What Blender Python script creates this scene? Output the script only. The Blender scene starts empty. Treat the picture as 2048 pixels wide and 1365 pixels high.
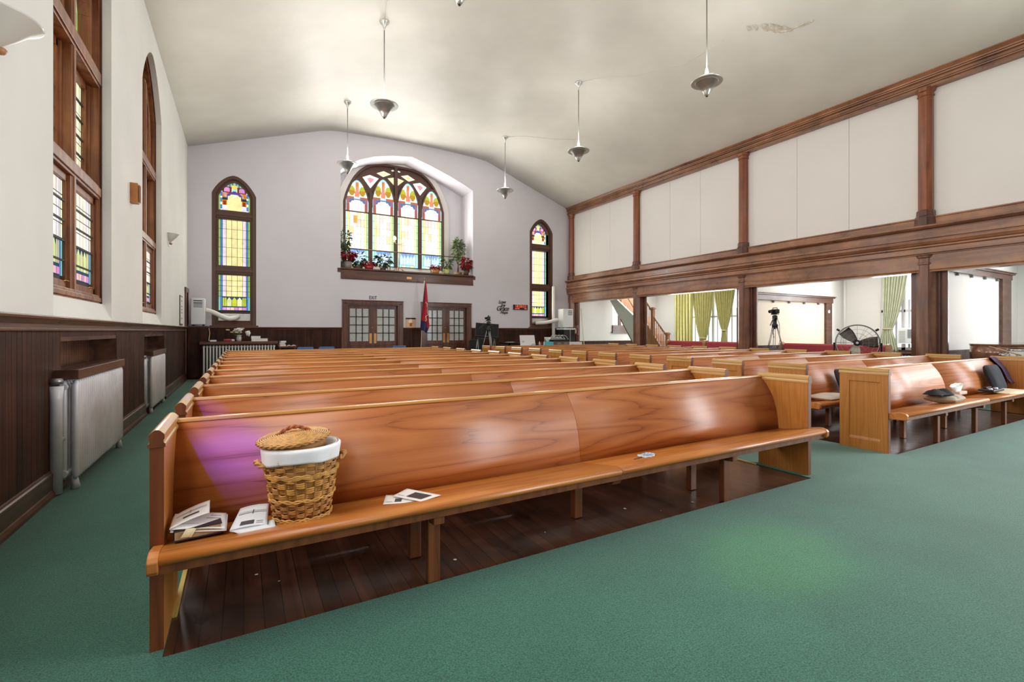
import bpy, bmesh, math, random
from mathutils import Vector, Matrix
random.seed(7)
PI=math.pi; sin=math.sin; cos=math.cos
S=bpy.context.scene; COL=S.collection
# ------------------------------------------------------------ camera
FPX,YAW,HY,EYE=945.49,math.radians(29.628),662.76,1.35
cd=bpy.data.cameras.new('camera'); cam=bpy.data.objects.new('camera',cd); COL.objects.link(cam)
cam.location=(0,0,EYE); cam.rotation_euler=(PI/2,0,-YAW)
cd.sensor_width=36; cd.lens=36*FPX/2048; cd.shift_y=-(682.5-HY)/2048; cd.clip_start=.05; cd.clip_end=100
S.camera=cam
def ray(x,y):
    u=(x-1024)/FPX; v=(HY-y)/FPX
    return (sin(YAW)+u*cos(YAW), cos(YAW)-u*sin(YAW), v)
def atY(x,y,Y):
    d=ray(x,y); t=Y/d[1]; return Vector((t*d[0],Y,EYE+t*d[2]))
def atX(x,y,X):
    d=ray(x,y); t=X/d[0]; return Vector((X,t*d[1],EYE+t*d[2]))
def atZ(x,y,Z):
    d=ray(x,y); t=(Z-EYE)/d[2]; return Vector((t*d[0],t*d[1],Z))
# ------------------------------------------------------------ materials
def srgb(h):
    c=[int(h[i:i+2],16)/255 for i in (0,2,4)]
    return tuple((x/12.92 if x<=.04045 else ((x+.055)/1.055)**2.4) for x in c)+(1,)
MATS={}
class NT:
    def __init__(s,name):
        s.m=bpy.data.materials.new(name); s.m.use_nodes=True; s.t=s.m.node_tree; s.n=s.t.nodes; s.n.clear()
        s.out=s.n.new('ShaderNodeOutputMaterial')
    def add(s,k,**kw):
        n=s.n.new('ShaderNode'+k)
        for a,v in kw.items():
            if a in n.inputs: n.inputs[a].default_value=v
            else: setattr(n,a,v)
        return n
    def l(s,a,b): s.t.links.new(a,b)
def P(name,col,rough=.5,metal=0,coat=0,spec=.5,noise=0,nscale=8,bump=0,bscale=60,sheen=0,emit=None,es=0,alpha=None):
    k=NT(name); b=k.add('BsdfPrincipled'); c=srgb(col)
    b.inputs['Base Color'].default_value=c; b.inputs['Roughness'].default_value=rough; b.inputs['Metallic'].default_value=metal
    b.inputs['Coat Weight'].default_value=coat; b.inputs['Coat Roughness'].default_value=.12
    b.inputs['Specular IOR Level'].default_value=spec; b.inputs['Sheen Weight'].default_value=sheen
    tc=k.add('TexCoord')
    if noise:
        nz=k.add('TexNoise'); nz.inputs['Scale'].default_value=nscale; nz.inputs['Detail'].default_value=5
        k.l(tc.outputs['Object'],nz.inputs['Vector'])
        r=k.add('ValToRGB'); r.color_ramp.elements[0].position=.3; r.color_ramp.elements[1].position=.72
        r.color_ramp.elements[0].color=tuple(x*(1-noise) for x in c[:3])+(1,); r.color_ramp.elements[1].color=tuple(min(1,x*(1+noise*.6)) for x in c[:3])+(1,)
        k.l(nz.outputs['Fac'],r.inputs['Fac']); k.l(r.outputs['Color'],b.inputs['Base Color'])
    if bump:
        n2=k.add('TexNoise'); n2.inputs['Scale'].default_value=bscale; n2.inputs['Detail'].default_value=4
        k.l(tc.outputs['Object'],n2.inputs['Vector'])
        bp=k.add('Bump'); bp.inputs['Strength'].default_value=bump; bp.inputs['Distance'].default_value=.01
        k.l(n2.outputs['Fac'],bp.inputs['Height']); k.l(bp.outputs['Normal'],b.inputs['Normal'])
    if emit:
        b.inputs['Emission Color'].default_value=srgb(emit); b.inputs['Emission Strength'].default_value=es
    k.l(b.outputs[0],k.out.inputs[0]); MATS[name]=k.m
    return k.m
def wood(name,dark,mid,light,axis=0,rough=.35,coat=.3,rings=7,stretch=.55,scale=4.0,plank=0,crough=.15,fine=.35,patch=0,spec=.5):
    """long grain along AXIS (object coordinates)"""
    k=NT(name); b=k.add('BsdfPrincipled'); tc=k.add('TexCoord'); oi=k.add('ObjectInfo')
    sc=[scale]*3; sc[axis]=scale*stretch*.25
    ad=k.add('VectorMath',operation='MULTIPLY_ADD'); ad.inputs[1].default_value=(1,1,1)
    mul=k.add('VectorMath',operation='SCALE'); mul.inputs[0].default_value=(13.7,7.3,5.1); k.l(oi.outputs['Random'],mul.inputs['Scale'])
    k.l(tc.outputs['Object'],ad.inputs[0]); k.l(mul.outputs[0],ad.inputs[2])
    mp=k.add('Mapping'); mp.inputs['Scale'].default_value=sc; k.l(ad.outputs[0],mp.inputs['Vector'])
    nz=k.add('TexNoise'); nz.inputs['Scale'].default_value=.8; nz.inputs['Detail'].default_value=2.5; nz.inputs['Roughness'].default_value=.45; k.l(mp.outputs[0],nz.inputs['Vector'])
    m1=k.add('Math',operation='MULTIPLY'); m1.inputs[1].default_value=rings; k.l(nz.outputs['Fac'],m1.inputs[0])
    m2=k.add('Math',operation='FRACT'); k.l(m1.outputs[0],m2.inputs[0])
    mp2=k.add('Mapping'); s2=[160]*3; s2[axis]=4.5; mp2.inputs['Scale'].default_value=s2; k.l(ad.outputs[0],mp2.inputs['Vector'])
    n2=k.add('TexNoise'); n2.inputs['Scale'].default_value=1; n2.inputs['Detail'].default_value=2; k.l(mp2.outputs[0],n2.inputs['Vector'])
    mx=k.add('Math',operation='MULTIPLY_ADD'); mx.inputs[1].default_value=fine; k.l(n2.outputs['Fac'],mx.inputs[0])
    m3=k.add('Math',operation='MULTIPLY'); m3.inputs[1].default_value=1-fine; k.l(m2.outputs[0],m3.inputs[0]); k.l(m3.outputs[0],mx.inputs[2])
    r=k.add('ValToRGB'); e=r.color_ramp.elements; e[0].position=.03; e[0].color=srgb(dark); e[1].position=.99; e[1].color=tuple((a+c)/2 for a,c in zip(srgb(dark),srgb(mid)))
    x=e.new(.22); x.color=srgb(mid); x=e.new(.55); x.color=srgb(light); x=e.new(.82); x.color=srgb(mid)
    k.l(mx.outputs[0],r.inputs['Fac']); colr=r.outputs['Color']
    if plank:
        sx=k.add('SeparateXYZ'); k.l(tc.outputs['Object'],sx.inputs[0])
        q=k.add('Math',operation='MULTIPLY'); q.inputs[1].default_value=1/plank; k.l(sx.outputs[1 if axis==0 else 0],q.inputs[0])
        fl=k.add('Math',operation='FLOOR'); k.l(q.outputs[0],fl.inputs[0])
        wn=k.add('TexWhiteNoise',noise_dimensions='1D'); k.l(fl.outputs[0],wn.inputs['W'])
        fr=k.add('Math',operation='FRACT'); k.l(q.outputs[0],fr.inputs[0])
        gp=k.add('Math',operation='GREATER_THAN'); gp.inputs[1].default_value=.05; k.l(fr.outputs[0],gp.inputs[0])
        ma=k.add('Math',operation='MULTIPLY_ADD'); ma.inputs[1].default_value=.5; ma.inputs[2].default_value=.6; k.l(wn.outputs['Value'],ma.inputs[0])
        mb=k.add('Math',operation='MULTIPLY'); k.l(ma.outputs[0],mb.inputs[0]); k.l(gp.outputs[0],mb.inputs[1])
        vm=k.add('VectorMath',operation='SCALE'); k.l(colr,vm.inputs[0]); k.l(mb.outputs[0],vm.inputs['Scale']); colr=vm.outputs[0]
    if patch:
        n3=k.add('TexNoise'); n3.inputs['Scale'].default_value=2.2; n3.inputs['Detail'].default_value=6; n3.inputs['Roughness'].default_value=.65; k.l(tc.outputs['Object'],n3.inputs['Vector'])
        rr=k.add('MapRange'); rr.inputs[1].default_value=.35; rr.inputs[2].default_value=.7; rr.inputs[3].default_value=1-patch; rr.inputs[4].default_value=1+patch; k.l(n3.outputs['Fac'],rr.inputs[0])
        vm=k.add('VectorMath',operation='SCALE'); k.l(colr,vm.inputs[0]); k.l(rr.outputs[0],vm.inputs['Scale']); colr=vm.outputs[0]
        r2=k.add('MapRange'); r2.inputs[1].default_value=.3; r2.inputs[2].default_value=.7; r2.inputs[3].default_value=rough*.7; r2.inputs[4].default_value=min(1,rough*1.4); k.l(n3.outputs['Fac'],r2.inputs[0]); k.l(r2.outputs[0],b.inputs['Roughness'])
    else: b.inputs['Roughness'].default_value=rough
    k.l(colr,b.inputs['Base Color']); b.inputs['Coat Weight'].default_value=coat; b.inputs['Coat Roughness'].default_value=crough; b.inputs['Specular IOR Level'].default_value=spec
    bp=k.add('Bump'); bp.inputs['Strength'].default_value=.12; bp.inputs['Distance'].default_value=.002; k.l(n2.outputs['Fac'],bp.inputs['Height']); k.l(bp.outputs[0],b.inputs['Normal'])
    k.l(b.outputs[0],k.out.inputs[0]); MATS[name]=k.m; return k.m
def glassmat(name,strength):
    k=NT(name); e=k.add('Emission'); a=k.add('Attribute',attribute_name='Col'); nz=k.add('TexNoise'); tc=k.add('TexCoord')
    nz.inputs['Scale'].default_value=9; nz.inputs['Detail'].default_value=3; k.l(tc.outputs['Object'],nz.inputs['Vector'])
    mr=k.add('MapRange'); mr.inputs[3].default_value=.72*strength; mr.inputs[4].default_value=1.3*strength; k.l(nz.outputs['Fac'],mr.inputs[0])
    k.l(a.outputs['Color'],e.inputs['Color']); k.l(mr.outputs[0],e.inputs['Strength']); k.l(e.outputs[0],k.out.inputs[0])
    k.m.cycles.emission_sampling='NONE'; MATS[name]=k.m; return k.m
def emis(name,col,st):
    k=NT(name); e=k.add('Emission'); e.inputs[0].default_value=srgb(col); e.inputs[1].default_value=st; k.l(e.outputs[0],k.out.inputs[0]); k.m.cycles.emission_sampling='NONE'; MATS[name]=k.m; return k.m
def colmat(name,rough=.6,coat=0,metal=0):
    k=NT(name); b=k.add('BsdfPrincipled'); a=k.add('Attribute',attribute_name='Col'); k.l(a.outputs['Color'],b.inputs['Base Color'])
    b.inputs['Roughness'].default_value=rough; b.inputs['Coat Weight'].default_value=coat; b.inputs['Metallic'].default_value=metal; k.l(b.outputs[0],k.out.inputs[0]); MATS[name]=k.m; return k.m

pew_x=wood('oak_pew','5a220a','a85e2a','b8703a',0,.38,.11,rings=17,stretch=.30,scale=3.4,crough=.26,fine=.28)
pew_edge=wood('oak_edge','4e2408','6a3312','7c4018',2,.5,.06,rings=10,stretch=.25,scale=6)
gal_w=wood('gallery_wood','5a3626','855840','a0704e',1,.34,.3,rings=6,stretch=.3,scale=4,patch=.35,crough=.2)
pew_seat=wood('oak_seat','7c3c12','b4692a','c47c38',0,.36,.14,rings=16,stretch=.30,scale=3.4,crough=.26,fine=.3)
pew_y=wood('oak_end','8c5220','ac6c2c','bc7c3a',2,.42,.12,rings=20,stretch=.25,scale=5,crough=.25,fine=.45)
pew_top=wood('oak_rail','a8692c','bf8440','cf9a58',0,.3,.4,rings=10,stretch=.3,scale=6)
pew_cap=wood('oak_cap','a67438','b98a48','cba266',1,.3,.4,rings=8,stretch=.3,scale=6)
pew_leg=wood('oak_leg','4a2410','6a3818','80481f',2,.45,.1,rings=6,stretch=.3,scale=6)
dark_z=wood('walnut_upright','33190f','55301f','6e4230',2,.38,.25,rings=6,stretch=.3,scale=5,patch=.25)
dark_y=wood('walnut_along','2a1610','4c2d1f','664330',1,.36,.3,rings=6,stretch=.3,scale=4,patch=.4,crough=.2)
dark_x=wood('walnut_across','33190f','52301f','6a4230',0,.4,.25,rings=6,stretch=.3,scale=5,patch=.25)
wains=wood('wainscot_board','170a05','30160c','4a2819',2,.5,.0,rings=6,stretch=.2,scale=5,patch=.45,crough=.2,spec=.22)
post_red=wood('post_wood','5a2a12','7d3f1e','94532c',2,.38,.25,rings=5,stretch=.25,scale=4,patch=.2)
win_wood=wood('window_wood','4a1f10','7a4426','a0683f',2,.4,.2,rings=5,stretch=.3,scale=5,patch=.3)
fl_wood=wood('floor_board','2c160e','4a2a1c','5f3a29',1,.34,.9,rings=5,stretch=.3,scale=5,plank=.085,patch=.5,crough=.2)
stair_w=wood('stair_oak','7a4e30','a0704a','b98860',2,.45,.1,rings=5,scale=6)
post_low=wood('post_lower_wood','43271b','6b4433','875c46',2,.36,.25,rings=6,stretch=.3,scale=5,patch=.25)
piano_w=wood('piano_wood','5a3426','7a4c3a','8f6350',0,.2,.8,rings=5,scale=5,crough=.08)
plaster=P('plaster_white','e6e2dc',.75,noise=.045,nscale=1.4,bump=.10,bscale=14)
plasterL=P('plaster_warm','ebebe6',.72,noise=.06,nscale=.9,bump=.16,bscale=10)
plasterB=P('plaster_cool','dedae0',.75,noise=.03,nscale=1.2,bump=.08,bscale=14)
ceilm=P('ceiling_plaster','e3dfd5',.45,noise=.07,nscale=1.1,bump=.5,bscale=3.5)
panelm=P('painted_panel','e9e6e2',.6,noise=.02,nscale=1)
sidewall=P('side_plaster','f0eeea',.7,noise=.02,nscale=1)
white=P('white_plastic','e8e9ea',.4); whitem=P('white_matte','f0eeea',.8); cream=P('cream_paint','e8dcc6',.6)
silver=P('silver_paint','e2e0e4',.42,metal=.1,noise=.16,nscale=3); chrome=P('chrome','d8dadc',.18,metal=1); alu=P('spun_aluminium','d2d1cc',.34,metal=.75,noise=.12,nscale=12)
steel=P('steel_gray','9a9a98',.35,metal=.8); black=P('black_plastic','1c1d20',.42); blackc=P('black_cloth','26272c',.9,noise=.2,nscale=30,bump=.3); darkmetal=P('dark_metal','2d2b2b',.4,metal=.5)
brass=P('brass','b98a4a',.3,metal=.9); bronze=P('push_plate','d29a5c',.35,metal=.6)
lead=P('lead_came','2a2622',.6); leadbrown=P('window_frame_dark','5a3c30',.5,coat=.1)
frost=P('frosted_glass','c3c3bf',.25,noise=.12,nscale=14,coat=.6)
bluef=P('blue_fabric','4a6a98',.8,noise=.15,nscale=30); redf=P('red_fabric','b5424a',.75,noise=.12,nscale=14); purp=P('purple_knit','6c5474',.95,noise=.25,nscale=40,bump=.4)
beige=P('beige_fabric','b3a48f',.9,noise=.12,nscale=40,bump=.2); pinkc=P('pale_cushion','dccfc4',.85,noise=.1,nscale=9); creamc=P('cream_cushion','d9c6a4',.85,noise=.08,nscale=20)
greenc=P('curtain_green','bcb878',.8,noise=.12,nscale=6); greenp=P('curtain_pale','d4d8bc',.8,noise=.1,nscale=6)
leaf=P('leaf_green','4e6a34',.5,noise=.35,nscale=20); leafd=P('leaf_dark','35502f',.5,noise=.3,nscale=20); leafl=P('leaf_pale','7c9458',.5,noise=.3,nscale=20)
redleaf=P('bract_red','a31f26',.55,noise=.25,nscale=20); stemb=P('stem_brown','6a5238',.8)
foilr=P('red_foil','b02a30',.3,coat=.5); foily=P('yellow_foil','d5e08a',.3,coat=.5); foilg=P('gold_foil','c98a50',.3,coat=.5); pots=P('grey_pot','8d8a84',.6); potb=P('brown_pot','5b3a2b',.5); wick=P('basket_tan','a07848',.7)
wkr=P('wicker','c38a45',.5,noise=.35,nscale=26,coat=.15); wkd=P('wicker_stake','a26f38',.6,noise=.3,nscale=26); wkl=P('wicker_lid','cf9d5c',.5,noise=.3,nscale=40,coat=.15)
cloth=P('liner_cloth','f0f0f4',.9); paper=P('paper','e9e4e2',.8); paperb=P('paper_cool','e4e8ec',.7); ink=P('print_ink','4b474b',.8); inkg=P('print_grey','a09ba0',.8); leather=P('bible_pages','a98c68',.8,noise=.15,nscale=60); bcover=P('bible_cover','2a1c1a',.5); ribbon=P('cream_ribbon','e9d9b0',.7)
teal=P('teal_box','4fc0cc',.6); flagm=colmat('flag_cloth',.7); screen=P('tv_screen','0b0c0e',.35,spec=.3); grey=P('grey_metal','8b8f93',.5); pinkp=P('pink_wall','e6cdc0',.7)
redext=P('extinguisher_red','7a2420',.35,coat=.5); ledm=emis('led_red','ff6a58',1.3); clockb=P('clock_face','2a0806',.5); winw=emis('daylight_pane','fdfeff',1.7); bulb=emis('bulb_glow','ffd9a0',9)
stain=P('water_stain','8a7a60',.8,noise=.4,nscale=9); edge=P('edge_tape','d8c06a',.6); tan=P('blind_tan','9a7048',.6); acg=P('ac_grey','c9cfc9',.5)
glassA=glassmat('stained_glass',1.3); glassB=glassmat('stained_glass_bright',1.75)
def carpet_mat():
    k=NT('carpet'); b=k.add('BsdfPrincipled'); tc=k.add('TexCoord')
    n1=k.add('TexNoise'); n1.inputs['Scale'].default_value=150; n1.inputs['Detail'].default_value=3; k.l(tc.outputs['Object'],n1.inputs['Vector'])
    n2=k.add('TexNoise'); n2.inputs['Scale'].default_value=1.1; n2.inputs['Detail'].default_value=6; n2.inputs['Roughness'].default_value=.6; k.l(tc.outputs['Object'],n2.inputs['Vector'])
    r=k.add('ValToRGB'); e=r.color_ramp.elements; e[0].position=.3; e[0].color=srgb('1f4a3c'); e[1].position=.7; e[1].color=srgb('437d6c'); k.l(n1.outputs['Fac'],r.inputs['Fac'])
    mr=k.add('MapRange'); mr.inputs[1].default_value=.3; mr.inputs[2].default_value=.7; mr.inputs[3].default_value=.84; mr.inputs[4].default_value=1.14; k.l(n2.outputs['Fac'],mr.inputs[0])
    vm=k.add('VectorMath',operation='SCALE'); k.l(r.outputs[0],vm.inputs[0]); k.l(mr.outputs[0],vm.inputs['Scale']); k.l(vm.outputs[0],b.inputs['Base Color'])
    b.inputs['Roughness'].default_value=.95; b.inputs['Sheen Weight'].default_value=.25; b.inputs['Specular IOR Level'].default_value=.2
    bp=k.add('Bump'); bp.inputs['Strength'].default_value=.5; bp.inputs['Distance'].default_value=.004; k.l(n1.outputs['Fac'],bp.inputs['Height']); k.l(bp.outputs[0],b.inputs['Normal'])
    k.l(b.outputs[0],k.out.inputs[0]); return k.m
carp=carpet_mat()
# ------------------------------------------------------------ mesh builder
OFF={}
class MB:
    def __init__(s): s.v=[]; s.f=[]; s.c=None; s.M=None; s.sm=[]
    def _v(s,p):
        p=Vector(p)
        if s.M is not None: p=s.M@p
        s.v.append(p); return len(s.v)-1
    def face(s,pts,col=None,smooth=False):
        s.f.append([s._v(p) for p in pts]); s.sm.append(smooth)
        if s.c is not None or col is not None:
            if s.c is None: s.c=[]
            s.c.append(col)
        return s
    def idx(s,ids,smooth=False): s.f.append(list(ids)); s.sm.append(smooth)
    def box(s,x0,x1,y0,y1,z0,z1):
        i=[s._v(p) for p in ((x0,y0,z0),(x1,y0,z0),(x1,y1,z0),(x0,y1,z0),(x0,y0,z1),(x1,y0,z1),(x1,y1,z1),(x0,y1,z1))]
        for q in ((3,2,1,0),(4,5,6,7),(0,1,5,4),(1,2,6,5),(2,3,7,6),(3,0,4,7)): s.idx([i[a] for a in q])
        return s
    def cbox(s,c,d): return s.box(c[0]-d[0]/2,c[0]+d[0]/2,c[1]-d[1]/2,c[1]+d[1]/2,c[2]-d[2]/2,c[2]+d[2]/2)
    def hexa(s,b,t):
        i=[s._v(p) for p in b]+[s._v(p) for p in t]
        for q in ((3,2,1,0),(4,5,6,7),(0,1,5,4),(1,2,6,5),(2,3,7,6),(3,0,4,7)): s.idx([i[a] for a in q])
        return s
    def loft(s,rings,closed=True,caps=True,smooth=True):
        R=[[s._v(p) for p in r] for r in rings]; n=len(R[0])
        for a,b in zip(R,R[1:]):
            for j in range(n if closed else n-1):
                k=(j+1)%n; s.idx((a[j],a[k],b[k],b[j]),smooth)
        if caps and closed: s.idx(R[0][::-1]); s.idx(R[-1])
        return s
    def tube(s,path,r,n=8,caps=True,smooth=True,flat=1):
        P_=[Vector(p) for p in path]; rings=[]; pu=None
        for i,p in enumerate(P_):
            t=(P_[min(i+1,len(P_)-1)]-P_[max(i-1,0)]).normalized()
            if pu is None: pu=Vector((0,0,1)) if abs(t.z)<.9 else Vector((1,0,0))
            a=t.cross(pu)
            if a.length<1e-6: a=t.cross(Vector((0,1,0)))
            a.normalize(); b=a.cross(t).normalized(); pu=b
            rr=r[i] if isinstance(r,(list,tuple)) else r
            rings.append([p+a*(cos(2*PI*j/n)*rr*flat)+b*(sin(2*PI*j/n)*rr) for j in range(n)])
        return s.loft(rings,True,caps,smooth)
    def lathe(s,prof,c=(0,0,0),n=24,axis=2,smooth=True,caps=True,a0=0,a1=2*PI):
        full=abs(a1-a0-2*PI)<1e-6; rings=[]
        for r,z in prof:
            ring=[]
            for j in range(n if full else n+1):
                a=a0+(a1-a0)*j/n; p=(r*cos(a),r*sin(a),z)
                if axis==0: p=(p[2],p[0],p[1])
                elif axis==1: p=(p[0],-p[2],p[1])
                ring.append((p[0]+c[0],p[1]+c[1],p[2]+c[2]))
            rings.append(ring)
        return s.loft(rings,full,caps,smooth)
    def prism(s,pts,vec,smooth=False):
        v=Vector(vec); a=[s._v(p) for p in pts]; b=[s._v(Vector(p)+v) for p in pts]; n=len(a)
        s.idx(a[::-1]); s.idx(b)
        for j in range(n): k=(j+1)%n; s.idx((a[j],a[k],b[k],b[j]),smooth)
        return s
    def extrude_x(s,prof,x0,x1,smooth=False): return s.prism([(x0,y,z) for y,z in prof],(x1-x0,0,0),smooth)
    def extrude_y(s,prof,y0,y1,smooth=False): return s.prism([(x,y0,z) for x,z in prof],(0,y1-y0,0),smooth)
    def grid(s,fn,nu,nv,smooth=True,closed=False,colfn=None):
        I=[[s._v(fn(i/nu,j/nv)) for j in range(nv+1)] for i in range(nu+1)]
        for i in range(nu):
            for j in range(nv):
                s.idx((I[i][j],I[i+1][j],I[i+1][j+1],I[i][j+1]),smooth)
                if colfn:
                    if s.c is None: s.c=[]
                    s.c.append(colfn((i+.5)/nu,(j+.5)/nv))
        return s
    def build(s,name,mat,parent=None,loc=None,bevel=0,bseg=2,solid=0,sub=0,fix=True):
        o0=OFF[parent.name] if parent is not None else Vector(loc if loc is not None else (0,0,0))
        me=bpy.data.meshes.new(name); me.from_pydata([tuple(v-o0) for v in s.v],[],s.f)
        if s.c is not None:
            at=me.color_attributes.new('Col','FLOAT_COLOR','CORNER'); i=0
            for p,c in zip(me.polygons,s.c):
                for li in p.loop_indices: at.data[li].color=c
        for p,sm in zip(me.polygons,s.sm): p.use_smooth=sm
        if fix:
            bm=bmesh.new(); bm.from_mesh(me); bmesh.ops.recalc_face_normals(bm,faces=bm.faces); bm.to_mesh(me); bm.free()
        me.validate(); me.update()
        me.materials.append(mat)
        o=bpy.data.objects.new(name,me); COL.objects.link(o)
        if parent is not None: o.parent=parent; OFF[o.name]=o0.copy()
        else: o.location=o0; OFF[o.name]=o0.copy()
        if solid: m=o.modifiers.new('thick','SOLIDIFY'); m.thickness=solid; m.offset=0
        if bevel: m=o.modifiers.new('soft','BEVEL'); m.width=bevel; m.segments=bseg; m.limit_method='ANGLE'; m.angle_limit=math.radians(40)
        if sub: m=o.modifiers.new('round','SUBSURF'); m.levels=sub; m.render_levels=sub
        return o
def tag(o,label=None,cat=None,group=None,kind=None):
    if label: o['label']=label
    if cat: o['category']=cat
    if group: o['group']=group
    if kind: o['kind']=kind
    return o
def thing(name,label,cat,loc,group=None):
    o=bpy.data.objects.new(name,None); COL.objects.link(o); o.location=loc; o.empty_display_size=.1
    OFF[o.name]=Vector(loc); return tag(o,label,cat,group)
def struct(name,mb,mat,bevel=0,parent=None):
    o=mb.build(name,mat,parent,bevel=bevel); o['kind']='structure'; return o
def copy_tree(o,loc,label,group=None,rz=None):
    c=o.copy(); COL.objects.link(c); c.location=loc; c['label']=label
    if group: c['group']=group
    if rz is not None: c.rotation_euler=(0,0,rz)
    OFF[c.name]=Vector(loc)
    for ch in list(o.children):
        d=ch.copy(); COL.objects.link(d); d.parent=c
        for g in list(ch.children):
            e=g.copy(); COL.objects.link(e); e.parent=d
    return c
def text(mb,s,size,M,ext=.004,align='CENTER',shear=0,sp=1.0):
    cu=bpy.data.curves.new('t','FONT'); cu.body=s; cu.size=size; cu.extrude=ext; cu.align_x=align; cu.shear=shear; cu.space_character=sp; cu.resolution_u=3
    o=bpy.data.objects.new('t',cu); COL.objects.link(o)
    me=bpy.data.meshes.new_from_object(o.evaluated_get(bpy.context.evaluated_depsgraph_get()))
    b=len(mb.v)
    for v in me.vertices: mb.v.append(M@v.co)
    for p in me.polygons: mb.f.append([b+i for i in p.vertices]); mb.sm.append(False)
    bpy.data.objects.remove(o); bpy.data.curves.remove(cu); bpy.data.meshes.remove(me)
FACE_S=Matrix(((1,0,0,0),(0,0,-1,0),(0,1,0,0),(0,0,0,1)))   # text plane -> facing -Y
def T(x,y,z): return Matrix.Translation((x,y,z))
def RX(a): return Matrix.Rotation(a,4,'X')
def RY(a): return Matrix.Rotation(a,4,'Y')
def RZ(a): return Matrix.Rotation(a,4,'Z')
def arch(x0,x1,zs,za,n=14,p=1.7):
    """curve from left spring over the apex to the right spring"""
    xc=(x0+x1)/2; L=[]
    for i in range(n+1):
        t=i/n; L.append((x0+(xc-x0)*(t**1.15), zs+(za-zs)*(1-(1-t)**p)))
    return L+[(x0+x1-x,z) for x,z in L[-2::-1]]
def outline(x0,x1,z0,zs,za,n=14,p=1.7): return [(x0,z0)]+arch(x0,x1,zs,za,n,p)+[(x1,z0)]
def clip(poly,cl):
    out=poly; n=len(cl)
    for i in range(n):
        a,b=cl[i],cl[(i+1)%n]; src=out; out=[]
        if not src: return []
        side=lambda p:(b[0]-a[0])*(p[1]-a[1])-(b[1]-a[1])*(p[0]-a[0])
        for j in range(len(src)):
            p,q=src[j],src[(j+1)%len(src)]; sp,sq=side(p),side(q)
            if sp<=0: out.append(p)
            if sp*sq<0:
                t=sp/(sp-sq); out.append((p[0]+(q[0]-p[0])*t,p[1]+(q[1]-p[1])*t))
    return out
def zfun(curve):
    def f(u):
        for (a,za),(b,zb) in zip(curve,curve[1:]):
            if a-1e-9<=u<=b+1e-9: return za+(zb-za)*(0 if b==a else (u-a)/(b-a))
        return curve[0][1] if u<curve[0][0] else curve[-1][1]
    return f
def colwall(mb,axis,p0,p1,u0,u1,z0,ztop,opens,extra=()):
    """wall between planes p0..p1; axis 'x': u runs along Y; axis 'y': u runs along X; opens: (ua,ub,zlow,zhighcurve)"""
    us={u0,u1}|set(extra)
    for ua,ub,zl,zh in opens: us|={ua,ub}|{u for u,_ in zh}
    us=sorted(u for u in us if u0-1e-9<=u<=u1+1e-9)
    def pt(u,p,z): return (p,u,z) if axis=='x' else (u,p,z)
    for a,b in zip(us,us[1:]):
        if b-a<1e-6: continue
        m=(a+b)/2; op=[o for o in opens if o[0]<m<o[1]]
        spans=[]; cur=(z0,z0)
        for o in sorted(op,key=lambda o:o[2]):
            f=zfun(o[3]); spans.append((cur,(o[2],o[2]))); cur=(f(a+1e-9),f(b-1e-9))
        spans.append((cur,(ztop(a),ztop(b))))
        for (la,lb),(ha,hb) in spans:
            if ha-la<1e-4 and hb-lb<1e-4: continue
            mb.hexa([pt(a,p0,la),pt(b,p0,lb),pt(b,p1,lb),pt(a,p1,la)],[pt(a,p0,ha),pt(b,p0,hb),pt(b,p1,hb),pt(a,p1,ha)])
LW,AW,NW,BW,SKY,PB,AL,VIO,GRN,RFILL,EXPO=130,130,220,25,.38,40,80,3200,800,880,-.13
# ============================================================ the setting
XL,XR,YB,YR=-1.38,11.93,16.37,-4.0
CEIL=[(-1.45,6.63),(-1.38,6.65),(-.3,7.01),(.72,7.35),(1.6,7.645),(2.2,7.845),(2.5,7.915),(3.0,7.955),(4.3,8.01),(5.27,8.03),(6.3,8.02),(7.2,7.99),(7.75,7.965),(8.15,7.92),(8.5,7.81),(9.1,7.595),(10.0,7.27),(11,6.915),(11.93,6.585),(12.0,6.56)]
cz=zfun(CEIL)
m=MB(); m.grid(lambda a,b:(CEIL[round(a*(len(CEIL)-1))][0],YR+(16.6-YR)*b,CEIL[round(a*(len(CEIL)-1))][1]),len(CEIL)-1,12)
c=m.build('ceiling',ceilm,solid=.0); c['kind']='structure'
mo=c.modifiers.new('thick','SOLIDIFY'); mo.thickness=.12; mo.offset=1 if c.data.polygons[0].normal.z>0 else -1
struct('floor',MB().box(-1.9,17.5,YR,16.6,-.12,0),fl_wood)
# carpet around the two boarded pew blocks
m=MB(); zc=.008
bx=[(-1.33,17.3,YR,2.40),(-1.33,-.29,2.40,12.62),(4.51,6.19,2.40,12.62),(11.0,17.3,2.40,12.62),(-1.33,17.3,12.62,16.34)]
for x0,x1,y0,y1 in bx: m.box(x0,x1,y0,y1,.0005,zc)
cp=m.build('carpet',carp); tag(cp,'green wall-to-wall carpet of the aisles around the pew blocks','carpet'); cp['kind']='structure'
struct('trim_1',MB().box(4.495,4.512,2.93,12.62,.0005,.012),edge)
struct('trim_2',MB().box(-.292,-.272,2.72,12.62,.0005,.012),edge)
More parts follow.
